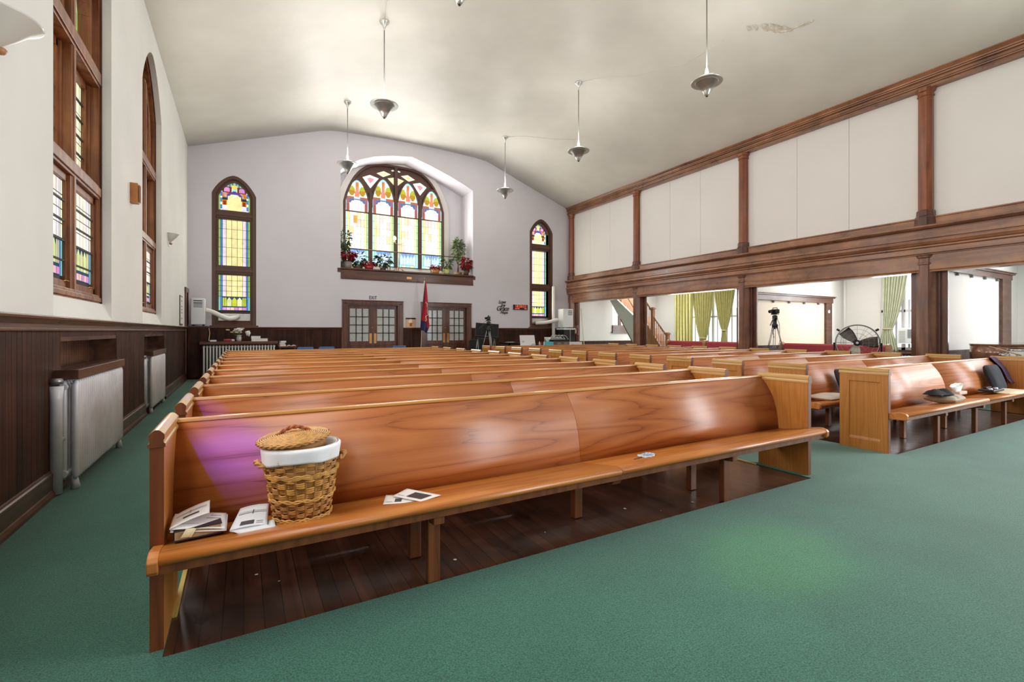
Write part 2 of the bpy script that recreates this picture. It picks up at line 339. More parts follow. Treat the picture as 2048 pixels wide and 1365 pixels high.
# left wall with two windows in view (and one behind the camera side) and radiator niches
WIN=[(1.31,3.31),(5.33,7.34),(9.36,11.36)]; NIC=[(5.43,7.47),(9.38,11.54)]
op=[(a,b,1.475,arch(a,b,5.35,6.2)) for a,b in WIN]+[(a,b,0,[(a,1.28),(b,1.28)]) for a,b in NIC]
op+=[(15.62,16.12,0,[(15.62,2.42),(16.12,2.42)])]
m=MB(); colwall(m,'x',-1.78,XL,YR,16.6,0,lambda u:6.70,op); struct('wall_left',m,plasterL)
m=MB()
for a,b in NIC:
    m.box(-1.66,-1.62,a-.05,b+.05,0,1.33)
    for k in range(int((b-a)/.085)): m.box(-1.622,-1.612,a+k*.085+.003,a+(k+1)*.085-.003,.02,1.279)
    m.box(-1.66,-1.36,a-.02,a+.004,0,1.30); m.box(-1.66,-1.36,b-.004,b+.02,0,1.30); m.box(-1.66,-1.36,a,b,1.262,1.30)
struct('trim_3',m,dark_y)
# left wainscot: boards, cap rail, base
segs=[(YR,5.43),(7.47,9.38),(11.54,15.55)]
m=MB()
for a,b in segs:
    y=a
    while y<b-.01:
        e=min(y+.088,b); m.box(XL-.005,-1.360,y,e-.004,.0,1.41); m.box(XL-.005,-1.366,e-.0042,e,.0,1.41); y=e
for a,b in NIC: m.box(XL-.005,-1.362,a,b,1.28,1.41)
struct('wall_left_wainscot',m,wains)
prof=[(-1.39,1.352),(-1.34,1.352),(-1.338,1.366),(-1.355,1.372),(-1.355,1.405),(-1.335,1.415),(-1.325,1.432),(-1.318,1.438),(-1.305,1.446),(-1.302,1.462),(-1.31,1.472),(-1.39,1.477)]
m=MB().extrude_y(prof,YR,15.58); struct('trim_4',m,dark_y,bevel=.002)
bp=[(-1.39,0),(-1.322,0),(-1.322,.035),(-1.333,.06),(-1.338,.068),(-1.338,.172),(-1.333,.18),(-1.336,.196),(-1.345,.205),(-1.352,.222),(-1.39,.224)]
for i,(a,b) in enumerate(segs):
    struct('baseboard_left' if i==0 else 'baseboard_left.%03d'%i,MB().extrude_y(bp,a,b),dark_y,bevel=.0015)
# back wall
NX0,NX1=2.80,7.60
narch=[(2.80,6.68),(3.0,6.87),(3.4,7.12),(3.9,7.32),(4.5,7.46),(5.22,7.55),(5.9,7.36),(6.6,7.12),(7.2,6.88),(7.60,6.69)]
W3=(-.80,.345,5.42,5.99); W4=(10.14,11.27,5.42,5.97)
op=[(NX0,NX1,3.44,narch),(W3[0],W3[1],1.475,arch(W3[0],W3[1],W3[2],W3[3])),(W4[0],W4[1],1.475,arch(W4[0],W4[1],W4[2],W4[3])),
    (3.0,4.72,0,[(3.0,2.24),(4.72,2.24)]),(5.72,7.36,0,[(5.72,2.24),(7.36,2.24)])]
m=MB(); colwall(m,'y',YB,16.95,-1.7,12.4,0,lambda u:cz(u)+.04,op,[x for x,_ in CEIL]); struct('wall_back',m,plasterB)
def wainy(name,a,b,Y=YB):
    m=MB(); x=a
    while x<b-.01:
        e=min(x+.088,b); m.box(x,e-.004,Y-.02,Y+.005,0,1.42); m.box(e-.0042,e,Y-.014,Y+.005,0,1.42); x=e
    struct(name,m,wains)
    prof=[(Y+.01,1.40),(Y-.035,1.40),(Y-.04,1.42),(Y-.055,1.435),(Y-.075,1.45),(Y-.075,1.465),(Y-.065,1.475),(Y+.01,1.478)]
    return MB().extrude_x(prof,a,b)
wl=[(-1.38,2.83),(4.89,5.56),(7.52,11.79)]
for i,(a,b) in enumerate(wl):
    q=wainy('wall_back_wainscot' if i==0 else 'wall_back_wainscot.%03d'%i,a,b); struct('trim_%d'%(5+i),q,dark_x,bevel=.002)
    q=MB().extrude_x([(YB+.01,0),(YB-.045,0),(YB-.045,.19),(YB-.03,.21),(YB+.01,.22)],a,b); struct('baseboard_back' if i==0 else 'baseboard_back.%03d'%i,q,dark_x)
# niche behind the arch
m=MB(); oc=[(2.80,3.44)]+narch+[(7.60,3.44)]
m.box(2.2,8.2,17.43,17.6,2.9,8.3)
struct('wall_niche',m,plasterB)
m=MB()
R1=[(x,16.94,z) for x,z in oc]; R2=[(x,17.44,z) for x,z in oc]
R1b=[(x+(.1 if x>5.2 else -.1),16.94,z+.1) for x,z in oc]; R2b=[(x+(.1 if x>5.2 else -.1),17.44,z+.1) for x,z in oc]
for A,B in ((R1,R2),(R1b,R2b)):
    for i in range(len(A)-1): m.face([A[i],A[i+1],B[i+1],B[i]])
struct('wall_niche_reveal',m,plasterB)
m=MB().box(2.7,7.7,16.36,17.44,3.30,3.44); struct('floor_niche',m,dark_x)
# balcony front beam
m=MB().extrude_x([(16.39,3.08),(16.345,3.08),(16.335,3.09),(16.335,3.115),(16.35,3.125),(16.35,3.385),(16.335,3.40),(16.30,3.41),(16.295,3.445),(16.31,3.462),(16.39,3.465)],2.80,7.60)
struct('trim_8',m,dark_x,bevel=.003)
m=MB().box(5.02,5.20,16.338,16.352,3.19,3.27); tag(m.build('plaque',bronze,loc=(5.11,16.34,3.23)),'small dull brass plaque on the dark beam under the arched window','plaque')
# water stain by the apex of the big window
m=MB(); random.seed(3)
for cx,cz_,r in ((5.25,7.50,.16),(5.42,7.46,.15),(5.62,7.40,.12),(5.75,7.33,.09),(6.05,7.12,.10),(6.2,7.02,.08)):
    m.face([(cx+r*(1+.3*random.random())*cos(a*PI/6),17.426,cz_+.06-.02+r*.62*(1+.4*random.random())*sin(a*PI/6)) for a in range(12)])
o=m.build('water_stain',stain,loc=(5.5,17.426,7.4)); tag(o,'brown water stain on the plaster above the big arched window','stain'); o['kind']='structure'

# ------------------------------------------------------------ stained glass
random.seed(11)
def jit(c,a=.1): 
    f=1+random.uniform(-a,a); return (min(1,c[0]*f),min(1,c[1]*f*random.uniform(1-a*.3,1+a*.3)),min(1,c[2]*f),1)
H=srgb
GR,BL,PKW,CRM,LAV,YG,OR,DK,PNK=H('8fb15c'),H('4f7fc4'),H('e6d6dc'),H('f3e6a4'),H('e2dcf0'),H('c6d23a'),H('d07a1e'),H('2c2420'),H('d690c4')
YEL,WHT,TEA,RED,PUR,CY=H('e8cf58'),H('fdfbf6'),H('7fb8b0'),H('9c4636'),H('5c4a92'),H('a4dce0')
def cell(mb,x0,x1,z0,z1,d,col,cl,g=.005,a=.1):
    p=[(x0+g,z0+g),(x0+g,z1-g),(x1-g,z1-g),(x1-g,z0+g)]
    if cl: p=clip(p,cl)
    if len(p)>2: mb.face([(x,d,z) for x,z in p],jit(col,a))
def cols(mb,x0,x1,z0,z1,d,cl,W,C,rows,g=.005,every=None):
    t=sum(W); w=x1-x0; x=x0
    for wi,ci in zip(W,C):
        e=x+w*wi/t
        for r in range(rows):
            a=z0+(z1-z0)*r/rows; b=z0+(z1-z0)*(r+1)/rows
            cell(mb,x,e,a,b,d,ci,cl,g)
        x=e
def topfn(u,v):
    a=abs(u)
    if a>.86: return GR
    if a>.76 and v<.72: return (BL if int(v*14)%3 else WHT)
    if v<.2: return LAV if a>.46 else CRM
    if v<.38:
        if a>.46: return (H('8a3a14') if .54<a<.68 and v<.35 else OR)
        return CRM
    ar=.62-.5*a*a*1.1
    if v<.46 and a>.46: return H('24443c')
    if v<ar-.02 and a<.44: return CRM if a>.14 or v<.5 else WHT
    if v<ar+.08 and a<.5: return PUR
    if v<.64 and a>=.3: return OR if (int((u+v)*9)%3) else H('c9a0a0')
    if v<.80 and a<.16+.2*(.8-v): return CY if a<.1 else CRM
    if .66<v<.82 and .26<a<.68 and (a-.47)**2/.04+(v-.74)**2/.006<1: return PNK
    if .78<v<.9 and a<.2: return YEL
    if v>.84: return H('5f7f84') if int(a*12)%2 else H('9fc0a0')
    return H('6a3a40')
def nichefn(u,v):
    a=abs(u)
    if v<.40:
        if a>.9: return H('b4dcd8')
        if a>.64: return H('9a5448') if (v<.24 and a<.84) else H('8a6474')
        if v<.37*(1-.75*a*a): return WHT if a<.3 or v>.2 else H('f6e2d6')
        return H('5a6a90')
    if v<.47: return H('a4624a') if a>.3 else H('b4cce6')
    w=(v-.47)/.53
    if a*a*1.12+w*w>.80: return H('a8dcea') if int(math.atan2(w,u)*13)%3 else H('8cd0cc')
    if a<.08+.13*(1-w) and w<.62: return H('e2806a')
    if a<.16 and w>.6: return H('c8744a')
    if ((a-.46)/.27)**2+((w-.34)/.30)**2<1: return H('a9aa3a') if w>.34 else H('a8822e')
    return H('d6f0e4')
def fine(mb,x0,x1,z0,z1,d,cl,fn,nx,nz,vtop=None):
    for i in range(nx):
        for j in range(nz):
            a,b=x0+(x1-x0)*i/nx,x0+(x1-x0)*(i+1)/nx; c,e=z0+(z1-z0)*j/nz,z0+(z1-z0)*(j+1)/nz
            cell(mb,a,b,c,e,d,fn(2*(i+.5)/nx-1,(j+.5)/nz),cl,0,.06)
def bars(mb,x0,x1,d,zs,r=.006):
    for z in zs: mb.box(x0,x1,d-.012,d,z-r,z+r)
Wm=[.07,.055,.115,.17,.17,.17,.115,.055,.07]; Cm=[GR,BL,PKW,CRM,CRM,CRM,PKW,BL,GR]
def bottom_panel(mb,x0,x1,z0,z1,d,main=CRM,lan=YG,pale=False):
    h=z1-z0
    C=[GR,BL,PKW,main,main,main,PKW,BL,GR]
    if pale: C=[H('e8e8c0'),H('dcdce8'),H('f0e8e8'),main,main,main,H('f0e8e8'),H('dcdce8'),H('e8e8c0')]
    cols(mb,x0,x1,z0+h*.42,z1,d,None,Wm,C,4)
    w=x1-x0
    cols(mb,x0,x1,z0+h*.04,z0+h*.42,d,None,[.07,.055,.75,.055,.07],[TEA,BL,H('3c4c64'),BL,TEA],1)
    u=x0+w*.13
    for i,wd in enumerate((.06,.06,.16,.16,.16,.06,.06)):
        ww=w*wd; a=u+.005; b=u+ww-.005; top=z0+h*.40
        pts=[(a,z0+h*.16),(a,top-ww*.6),((a+b)/2,top),(b,top-ww*.6),(b,z0+h*.16)]
        mb.face([(x,d-.002,z) for x,z in pts],jit(lan if i in (0,1,3,5,6) else H('d8e6a0'),.15)); u+=ww+w*.003
    cols(mb,x0+w*.12,x1-w*.12,z0+h*.05,z0+h*.13,d-.002,None,[1]*6,[PNK,H('e8b8b8'),H('e0c0a8'),PNK,H('e8b8b8'),PNK],1)
def ring(mb,out,inn,d0,d1):
    n=len(out)
    for i in range(n-1):
        o0,o1,i0,i1=out[i],out[i+1],inn[i],inn[i+1]
        mb.hexa([(o0[0],d0,o0[1]),(o1[0],d0,o1[1]),(i1[0],d0,i1[1]),(i0[0],d0,i0[1])],[(o0[0],d1,o0[1]),(o1[0],d1,o1[1]),(i1[0],d1,i1[1]),(i0[0],d1,i0[1])])
def lancet(no,M,u0,u1,z0,zs,za,label,gm,deep=.16,glw=.16):
    """single light window in the back wall: casing, transoms, three stained glass panels"""
    cs=MB(); cs.M=M; o1=outline(u0,u1,z0,zs,za); o2=outline(u0+.10,u1-.10,z0,zs-.02,za-.10); o3=outline(u0+.16,u1-.16,z0,zs-.04,za-.17)
    ring(cs,o1,o2,-.015,.30); ring(cs,o2,o3,.05,.30)
    a,b=u0+.10,u1-.10
    w=cs.build('window_%d'%no,leadbrown,loc=(M@Vector(((u0+u1)/2,0,z0)))); tag(w,label,'window'); w['kind']='structure'
    T1=[(4.72,4.93),(3.06,3.28)]
    if no==4: T1=[(4.70,4.92),(3.04,3.27)]
    for p,q in T1+[(z0,z0+.10)]:
        t=MB(); t.M=M; t.box(a,b,.03,.30,p,q); t.box(a-.01,b+.01,.005,.06,p+.06,q-.06); t.build('transom',leadbrown,w,bevel=.006)
    g0,g1=u0+glw,u1-glw
    bk=MB(); bk.M=M; bk.prism([(x,deep+.012,z) for x,z in outline(u0+.05,u1-.05,z0,zs,za-.05)],(0,.02,0)); bk.build('lead_came',lead,w)
    cl=outline(u0+.165,u1-.165,z0,zs-.045,za-.175)
    zz=[(4.93,za-.17),(3.28,4.72),(z0+.42,3.06)]
    if no==4: zz=[(4.92,za-.17),(3.27,4.70),(z0+.42,3.04)]
    q=MB(); q.M=M; fine(q,g0,g1,zz[0][0]+.03,zz[0][1],deep,cl,topfn,34,34); bars(q,g0,g1,deep,[]); q.build('pane',gm,w)
    q=MB(); q.M=M; cols(q,g0,g1,zz[1][0]+.03,zz[1][1]-.03,deep,None,Wm,Cm,5); q.build('pane',gm,w)
    q=MB(); q.M=M; bottom_panel(q,g0,g1,zz[2][0]+.03,zz[2][1]-.03,deep); q.build('pane',gm,w)
    s=MB(); s.M=M
    for p,qz in zz:
        s.box(a,g0,.06,deep+.02,p,min(qz,zs)); s.box(g1,b,.06,deep+.02,p,min(qz,zs)); s.box(a,b,.06,deep+.02,p,p+.03)
        if qz<4.9: s.box(a,b,.06,deep+.02,qz-.03,qz)
    s.build('sash',leadbrown,w,bevel=.004)
    return w
Mb=T(0,YB+.02,0)
w3=lancet(3,Mb,W3[0],W3[1],1.475,W3[2],W3[3],'tall stained glass lancet window on the back wall left of the double doors',glassA)
w4=lancet(4,Mb,W4[0],W4[1],1.475,W4[2],W4[3],'tall stained glass lancet window on the back wall beside the red clock',glassB,deep=.24)
for w,(a,b) in ((w3,W3[:2]),(w4,W4[:2])):
    q=MB().hexa([(a-.06,YB-.03,1.465),(b+.06,YB-.03,1.465),(b,YB+.25,1.465),(a,YB+.25,1.465)],[(a-.06,YB-.03,1.49),(b+.06,YB-.03,1.49),(b,YB+.25,1.78),(a,YB+.25,1.78)]); q.build('window_sill',leadbrown,w)
    q=MB().box(a+.12,b-.11,YB+.10,YB+.13,1.66,1.88); q.build('vent_panel',alu,w,bevel=.004)

# big arched window in the niche
def bigwin():
    d=17.40; M=T(0,d,0); x0,x1,z0,zs,za=3.07,6.79,3.72,5.95,7.47; AP=3.3
    out=outline(x0,x1,z0,zs,za,16,AP)
    w=MB(); w.prism([(x,d+.005,z) for x,z in out],(0,.03,0)); W=w.build('window_5',leadbrown,loc=(4.93,d,z0)); tag(W,'broad arched stained glass window with four lights behind the balcony ledge','window'); W['kind']='structure'
    inn=outline(x0+.06,x1-.06,z0,zs-.02,za-.08,16,AP)
    r=MB(); ring(r,out,inn,d-.10,d+.01); r.build('casing',leadbrown,W,bevel=.008)
    xs=[3.07,4.0,4.925,5.85,6.79]
    for k,x in enumerate(xs[1:4]):
        MB().box(x-.055,x+.055,d-.09,d+.01,z0,7.40 if k==1 else 6.35).build('mullion',leadbrown,W,bevel=.008)
    for k in range(4):
        a,b=xs[k]+.07,xs[k+1]-.07
        hs,ha=(6.12,6.90) if k in (1,2) else (5.98,6.74)
        oo=outline(a-.05,b+.05,hs-.3,hs,ha+.07,12,1.8); ii=outline(a,b,hs-.3,hs-.01,ha,12,1.8)
        r=MB(); ring(r,oo,ii,d-.07,d+.006); r.build('tracery',leadbrown,W)
        cl=outline(a,b,z0,hs-.01,ha,12,1.8)
        g=MB(); D=d-.004
        fine(g,a,b,5.62,ha,D,cl,nichefn,30,30)
        g.build('pane',glassB,W)
        g=MB(); C=[H('b8e0d8'),H('f2e49a'),WHT,WHT,WHT,WHT,H('f2e8a4'),H('a8cf9a')]
        cols(g,a,b,4.30,5.60,D,None,[.08,.1,.16,.16,.16,.16,.1,.08],C,5,.004)
        rn=random.Random(k)
        for t in range(5):
            i=rn.randrange(4); j=rn.randrange(5); wx=(b-a)*.16; xx=a+(b-a)*(.18+.16*i); zz=4.30+.26*j
            g.face([(p,D-.001,z) for p,z in ((xx+.005,zz+.005),(xx+.005,zz+.255),(xx+wx-.005,zz+.255),(xx+wx-.005,zz+.005))],jit((H('f0c8c0'),H('e8d0a0'),H('f4d8b8'))[t%3],.05))
        if k in (0,): 
            xx=a+(b-a)*.34; g.face([(p,D-.002,z) for p,z in ((xx,5.2),(xx,5.48),(xx+.14,5.48),(xx+.14,5.2))],H('c89a58'))
        g.build('pane',glassB,W)
        g=MB(); cols(g,a,b,3.74,4.26,D,None,[.1,.1,.2,.2,.2,.1,.1],[H('a8d4cc'),H('94c4be'),H('7e9ed0'),H('7e9ed0'),H('7e9ed0'),H('94c4be'),H('a8d4cc')],1,.004)
        for i in range(5):
            ww=(b-a)*.15; xx=a+(b-a)*(.12+.153*i)
            g.face([(p,D-.001,z) for p,z in ((xx,3.84),(xx,4.08),(xx+ww*.5,4.2),(xx+ww*.92,4.08),(xx+ww*.92,3.84))],jit(H('c4dcf4'),.1))
        cols(g,a,b,3.74,3.82,D-.001,None,[1]*5,[CY,H('dfe8b0'),CY,H('dfe8b0'),CY],1,.004)
        g.build('pane',glassB,W)
        s=MB(); s.box(a,b,d-.03,d,4.26,4.30); s.box(a,b,d-.03,d,5.59,5.63); s.build('glazing_bar',leadbrown,W)
    def tri(pts,col,inner=None):
        g=MB(); g.face([(x,d-.006,z) for x,z in pts],jit(col))
        if inner:
            cx=sum(p[0] for p in pts)/len(pts); cc=sum(p[1] for p in pts)/len(pts)
            g.face([(cx+(x-cx)*.45,d-.008,cc+(z-cc)*.45) for x,z in pts],inner)
        g.build('pane',glassB,W)
    # diamonds and triangles of the tracery head
    tri([(4.0,6.52),(3.72,6.88),(3.98,7.00),(4.30,6.92)],H('eef0ea'),H('d88a94')); tri([(5.86,6.52),(5.58,6.92),(5.86,7.00),(6.12,6.86)],H('eef0ea'),H('d88a94'))
    tri([(4.22,7.10),(4.48,7.22),(4.74,7.14),(4.46,7.0)],H('e0e0c0'),H('c9c080')); tri([(5.12,7.14),(5.38,7.22),(5.66,7.08),(5.42,6.98)],H('e0e0c0'),H('c9c080'))
    tri([(4.62,6.98),(4.85,7.04),(4.85,6.76)],H('d8d8a8')); tri([(5.0,7.04),(5.24,6.98),(5.0,6.76)],H('d8d8a8'))
    tri([(4.75,7.29),(4.83,7.325),(4.87,7.29),(4.8,7.26)],H('f0ece0')); tri([(4.99,7.29),(5.03,7.325),(5.11,7.29),(5.05,7.26)],H('f0ece0'))
    q=MB().hexa([(3.02,17.2,3.45),(6.84,17.2,3.45),(6.84,17.44,3.45),(3.02,17.44,3.45)],[(3.02,17.2,3.50),(6.84,17.2,3.50),(6.84,17.44,3.74),(3.02,17.44,3.74)]); q.build('window_sill',plaster,W)
    r=MB(); ring(r,outline(x0-.22,x1+.22,3.5,zs+.05,za+.16,16,AP),outline(x0-.02,x1+.02,3.5,zs,za+.01,16,AP),d-.06,d+.05); o=r.build('plaster_surround',plaster,W)
bigwin()

# left windows (u runs along Y, depth into the wall)
def leftwin(no,ya,yb,label):
    M=T(-1.485,0,0)@RZ(PI/2); z0,zs,za=1.66,5.35,6.2; c=(ya+yb)/2
    o1=outline(ya,yb,z0,zs,za); o2=outline(ya+.075,yb-.075,z0,zs-.02,za-.08)
    w=MB(); w.M=M; ring(w,o1,o2,0,.30); W=w.build('window_%d'%no,win_wood,loc=(-1.455,c,z0)); tag(W,label,'window'); W['kind']='structure'
    r=MB(); r.M=M; o3=outline(ya+.02,yb-.02,z0,zs,za-.02); ring(r,o1,o3,-.02,.02); r.build('casing_bead',dark_z,W)
    q=MB(); q.M=M; q.box(c-.06,c+.06,.0,.30,z0,5.75); q.box(c-.03,c+.03,-.012,.01,z0,5.7); q.build('mullion',win_wood,W,bevel=.008)
    T1=[(2.90,3.06),(4.22,4.42)]
    for p,qq in T1+[(z0,z0+.11)]:
        q=MB(); q.M=M; q.box(ya+.07,yb-.07,-.01,.28,p,qq); q.box(ya+.07,yb-.07,-.025,.02,p+.03,qq-.03); q.build('transom',win_wood,W,bevel=.006)
    bk=MB(); bk.M=M; bk.prism([(x,.205,z) for x,z in outline(ya+.03,yb-.03,z0,zs,za-.03)],(0,.02,0)); bk.build('lead_came',lead,W)
    for li,(a,b) in enumerate(((ya+.075,c-.06),(c+.06,yb-.075))):
        sp=outline(a,b,4.42,5.0,5.62,8,1.8) if True else None
        for ti,(p,qq) in enumerate(((z0+.11,2.90),(3.06,4.22),(4.42,5.62))):
            s=MB(); s.M=M; f=.075
            if ti<2:
                d0=.03 if ti==0 else .10
                s.box(a,a+f,d0,.20,p,qq); s.box(b-f,b,d0,.20,p,qq); s.box(a,b,d0,.20,p,p+f); s.box(a,b,d0,.20,qq-f,qq)
                s.box(a,a+f*.4,d0-.025,.2,p,qq); s.box(b-f*.4,b,d0-.025,.2,p,qq)
            else:
                ring(s,outline(a-.0,b+.0,p,5.05,5.9,8,1.8),outline(a+f,b-f,p,5.0,5.62,8,1.8),.05,.20)
            s.build('sash',win_wood,W,bevel=.004)
            g=MB(); g.M=M; D=(.055,.14,.17)[ti]
            kk=MB(); kk.M=M; kk.box(a,b,D+.004,D+.012,p,qq if ti<2 else 4.95); kk.build('lead_came',lead,W)
            if ti==0: bottom_panel(g,a+f,b-f,p+f,qq-f,D,H('f8f2de'),H('dcd0a0'),True)
            elif ti==1: cols(g,a+f,b-f,p+f,qq-f,D,None,[.1,.16,.16,.16,.16,.16,.1],[H('d8e0b8'),H('f6eccb'),H('f8f2e0'),H('f6eccb'),H('f8f2e0'),H('f6eccb'),H('d8e0b8')],6)
            else: fine(g,a+f,b-f,p+.05,5.62,D,outline(a+f,b-f,p,5.0,5.62,8,1.8),topfn,16,20)
            g.build('pane',glassA,W)
            if ti<2:
                bb=MB(); bb.M=M; n=5
                for k in range(1,n): bb.box(a+f,b-f,D-.02,D-.002,p+f+(qq-p-2*f)*k/n-.008,p+f+(qq-p-2*f)*k/n+.008)
                bb.build('saddle_bar',lead,W)
            if ti==0:
                h=MB(); h.M=M; h.box(c-.0+(-.22 if li==0 else .62),c+(-.16 if li==0 else .68),.05,.10,p+.03,p+.055); h.tube([(c+(-.19 if li==0 else .65),.06,p+.05),(c+(-.19 if li==0 else .65),.02,p+.075),(c+(-.12 if li==0 else .72),.01,p+.07)],.008,6); h.build('latch',brass,W)
    ss=MB().hexa([(-1.50,ya,1.46),(-1.345,ya,1.46),(-1.345,yb,1.46),(-1.50,yb,1.46)],[(-1.46,ya,1.672),(-1.375,ya,1.478),(-1.375,yb,1.478),(-1.46,yb,1.672)]); ss.build('window_sill',plasterL,W)
leftwin(1,*WIN[1],label='nearer tall wooden window with a mullion on the left wall')
leftwin(2,*WIN[2],label='farther tall arched wooden window on the left wall')
leftwin(6,*WIN[0],label='tall wooden window on the left wall beside the viewer')

# door opening at the far end of the left wall
m=MB(); m.box(-1.42,-1.34,15.52,15.64,0,2.52); m.box(-1.42,-1.34,16.10,16.22,0,2.52); m.box(-1.42,-1.335,15.50,16.24,2.42,2.55)
D1=m.build('door_1',dark_z,loc=(-1.38,15.87,0),bevel=.008); D1['kind']='structure'
MB().box(-1.62,-1.57,15.6,16.14,0,2.44).build('door_leaf',dark_z,D1,bevel=.004)

# double doors in the back wall
def double(no,x0,x1,cx):
    fr=MB(); fr.box(x0,x0+.19,YB-.045,YB+.2,0,2.24); fr.box(x1-.19,x1,YB-.045,YB+.2,0,2.24); fr.box(x0,x1,YB-.045,YB+.2,2.235,2.37); fr.box(x0-.015,x1+.015,YB-.06,YB+.01,2.37,2.40)
    fr.box(x0+.05,x0+.14,YB-.06,YB,0,2.30); fr.box(x1-.14,x1-.05,YB-.06,YB,0,2.30); fr.box(x0+.05,x1-.05,YB-.06,YB,2.27,2.33)
    D=fr.build('door_%d'%no,dark_z,loc=((x0+x1)/2,YB,0),bevel=.006); D['kind']='structure'
    a0,b0=x0+.19,x1-.19; mid=(a0+b0)/2
    for a,b,side in ((a0,mid-.004,1),(mid+.004,b0,-1)):
        y0,y1=YB+.07,YB+.12; lf=MB(); si=.075 if side==1 else .14; so=.14 if side==1 else .075
        ga,gb=a+si,b-so
        lf.box(a,ga,y0,y1,.02,2.23); lf.box(gb,b,y0,y1,.02,2.23); lf.box(ga,gb,y0,y1,2.11,2.23); lf.box(ga,gb,y0,y1,.86,1.01); lf.box(ga,gb,y0,y1,.02,.25); lf.box(ga,gb,y0+.015,y1-.01,.25,.86)
        for k in (1,): lf.box((ga+gb)/2-.05,(ga+gb)/2+.05,y0,y1,.25,.86)
        L=lf.build('door_leaf',dark_z,D,bevel=.004)
        w=(gb-ga); h=1.10
        for i in range(3):
            for j in range(4):
                MB().box(ga+w*i/3+.012,ga+w*(i+1)/3-.012,y0+.022,y0+.03,1.01+h*j/4+.012,1.01+h*(j+1)/4-.012).build('pane',frost,L)
        mu=MB()
        for i in (1,2): mu.box(ga+w*i/3-.013,ga+w*i/3+.013,y0+.004,y1-.008,1.01,2.11)
        for j in (1,2,3): mu.box(ga,gb,y0+.004,y1-.008,1.01+h*j/4-.013,1.01+h*j/4+.013)
        mu.build('muntin',lead,L)
        px=(b-.115,b-.03) if side==1 else (a+.03,a+.115)
        MB().box(px[0],px[1],y0-.006,y0+.002,.93,1.27).build('push_plate',bronze,L,bevel=.002)
    MB().lathe([(.0,-.02),(.016,-.014),(.02,0),(.012,.012)],c=(mid-.02,YB+.062,1.47),n=10,axis=1).build('lock_knob',chrome,D)
double(2,2.84,4.89,3.86); double(3,5.55,7.52,6.54)
# ============================================================ right gallery and side aisle
GX=12.2; PY_=[.15,4.22,8.28,12.4,16.22]
struct('wall_right_upper_back',MB().box(12.245,12.40,YR,16.6,3.3,6.75),sidewall)
seam=[YR]+[-.6,1.6]+[atX(1698,300,GX).y,atX(1594,340,GX).y,atX(1401,430,GX).y,atX(1340,440,GX).y,atX(1220,480,GX).y,atX(1181,480,GX).y]+PY_
seam=sorted(set(round(s,3) for s in seam if s<16.4))+[16.4]
m=MB()
for a,b in zip(seam,seam[1:]): m.box(GX,GX+.05,a+.004,b-.004,3.6,6.35)
struct('wall_right',m,panelm)
struct('wall_right_cornice',MB().extrude_y([(12.35,6.28),(12.03,6.28),(12.03,6.325),(11.99,6.335),(11.985,6.355),(12.06,6.36),(12.06,6.375),(12.02,6.38),(12.02,6.43),(11.97,6.44),(11.96,6.465),(12.04,6.47),(12.04,6.485),(11.99,6.49),(11.985,6.515),(11.93,6.57),(11.93,6.59),(11.895,6.60),(11.895,6.635),(12.35,6.63)],YR,YB),gal_w,bevel=.004)
struct('wall_right_parapet',MB().extrude_y([(12.3,3.45),(12.10,3.45),(12.10,3.64),(12.085,3.65),(12.085,3.675),(12.3,3.685)],YR,YB),gal_w,bevel=.003)
struct('wall_right_fascia',MB().extrude_y([(12.3,3.49),(11.90,3.485),(11.885,3.475),(11.885,3.45),(11.91,3.43),(11.94,3.415),(12.03,3.412),(12.03,3.385),(11.98,3.38),(11.98,3.222),(12.01,3.22),(12.01,3.203),(11.945,3.20),(11.94,3.15),(11.955,3.13),(11.975,3.095),(12.01,3.09),(12.01,3.075),(11.95,3.07),(11.95,3.045),(11.985,3.03),(11.985,2.925),(12.03,2.92),(12.03,2.90),(12.3,2.90)],YR,YB),gal_w,bevel=.004)
struct('wall_right_beam',MB().extrude_y([(12.35,2.91),(12.06,2.91),(12.06,2.60),(12.075,2.585),(12.06,2.57),(12.06,2.55),(12.35,2.55)],YR,YB),gal_w,bevel=.004)
OCT=[(cos(PI/8+i*PI/4),sin(PI/8+i*PI/4)) for i in range(8)]
def octa(mb,cx,cy,prof):
    mb.loft([[(cx+r/.924*a,cy+r/.924*b,z) for a,b in OCT] for r,z in prof],True,True,False)
nm=['first','second','third','fourth','fifth']
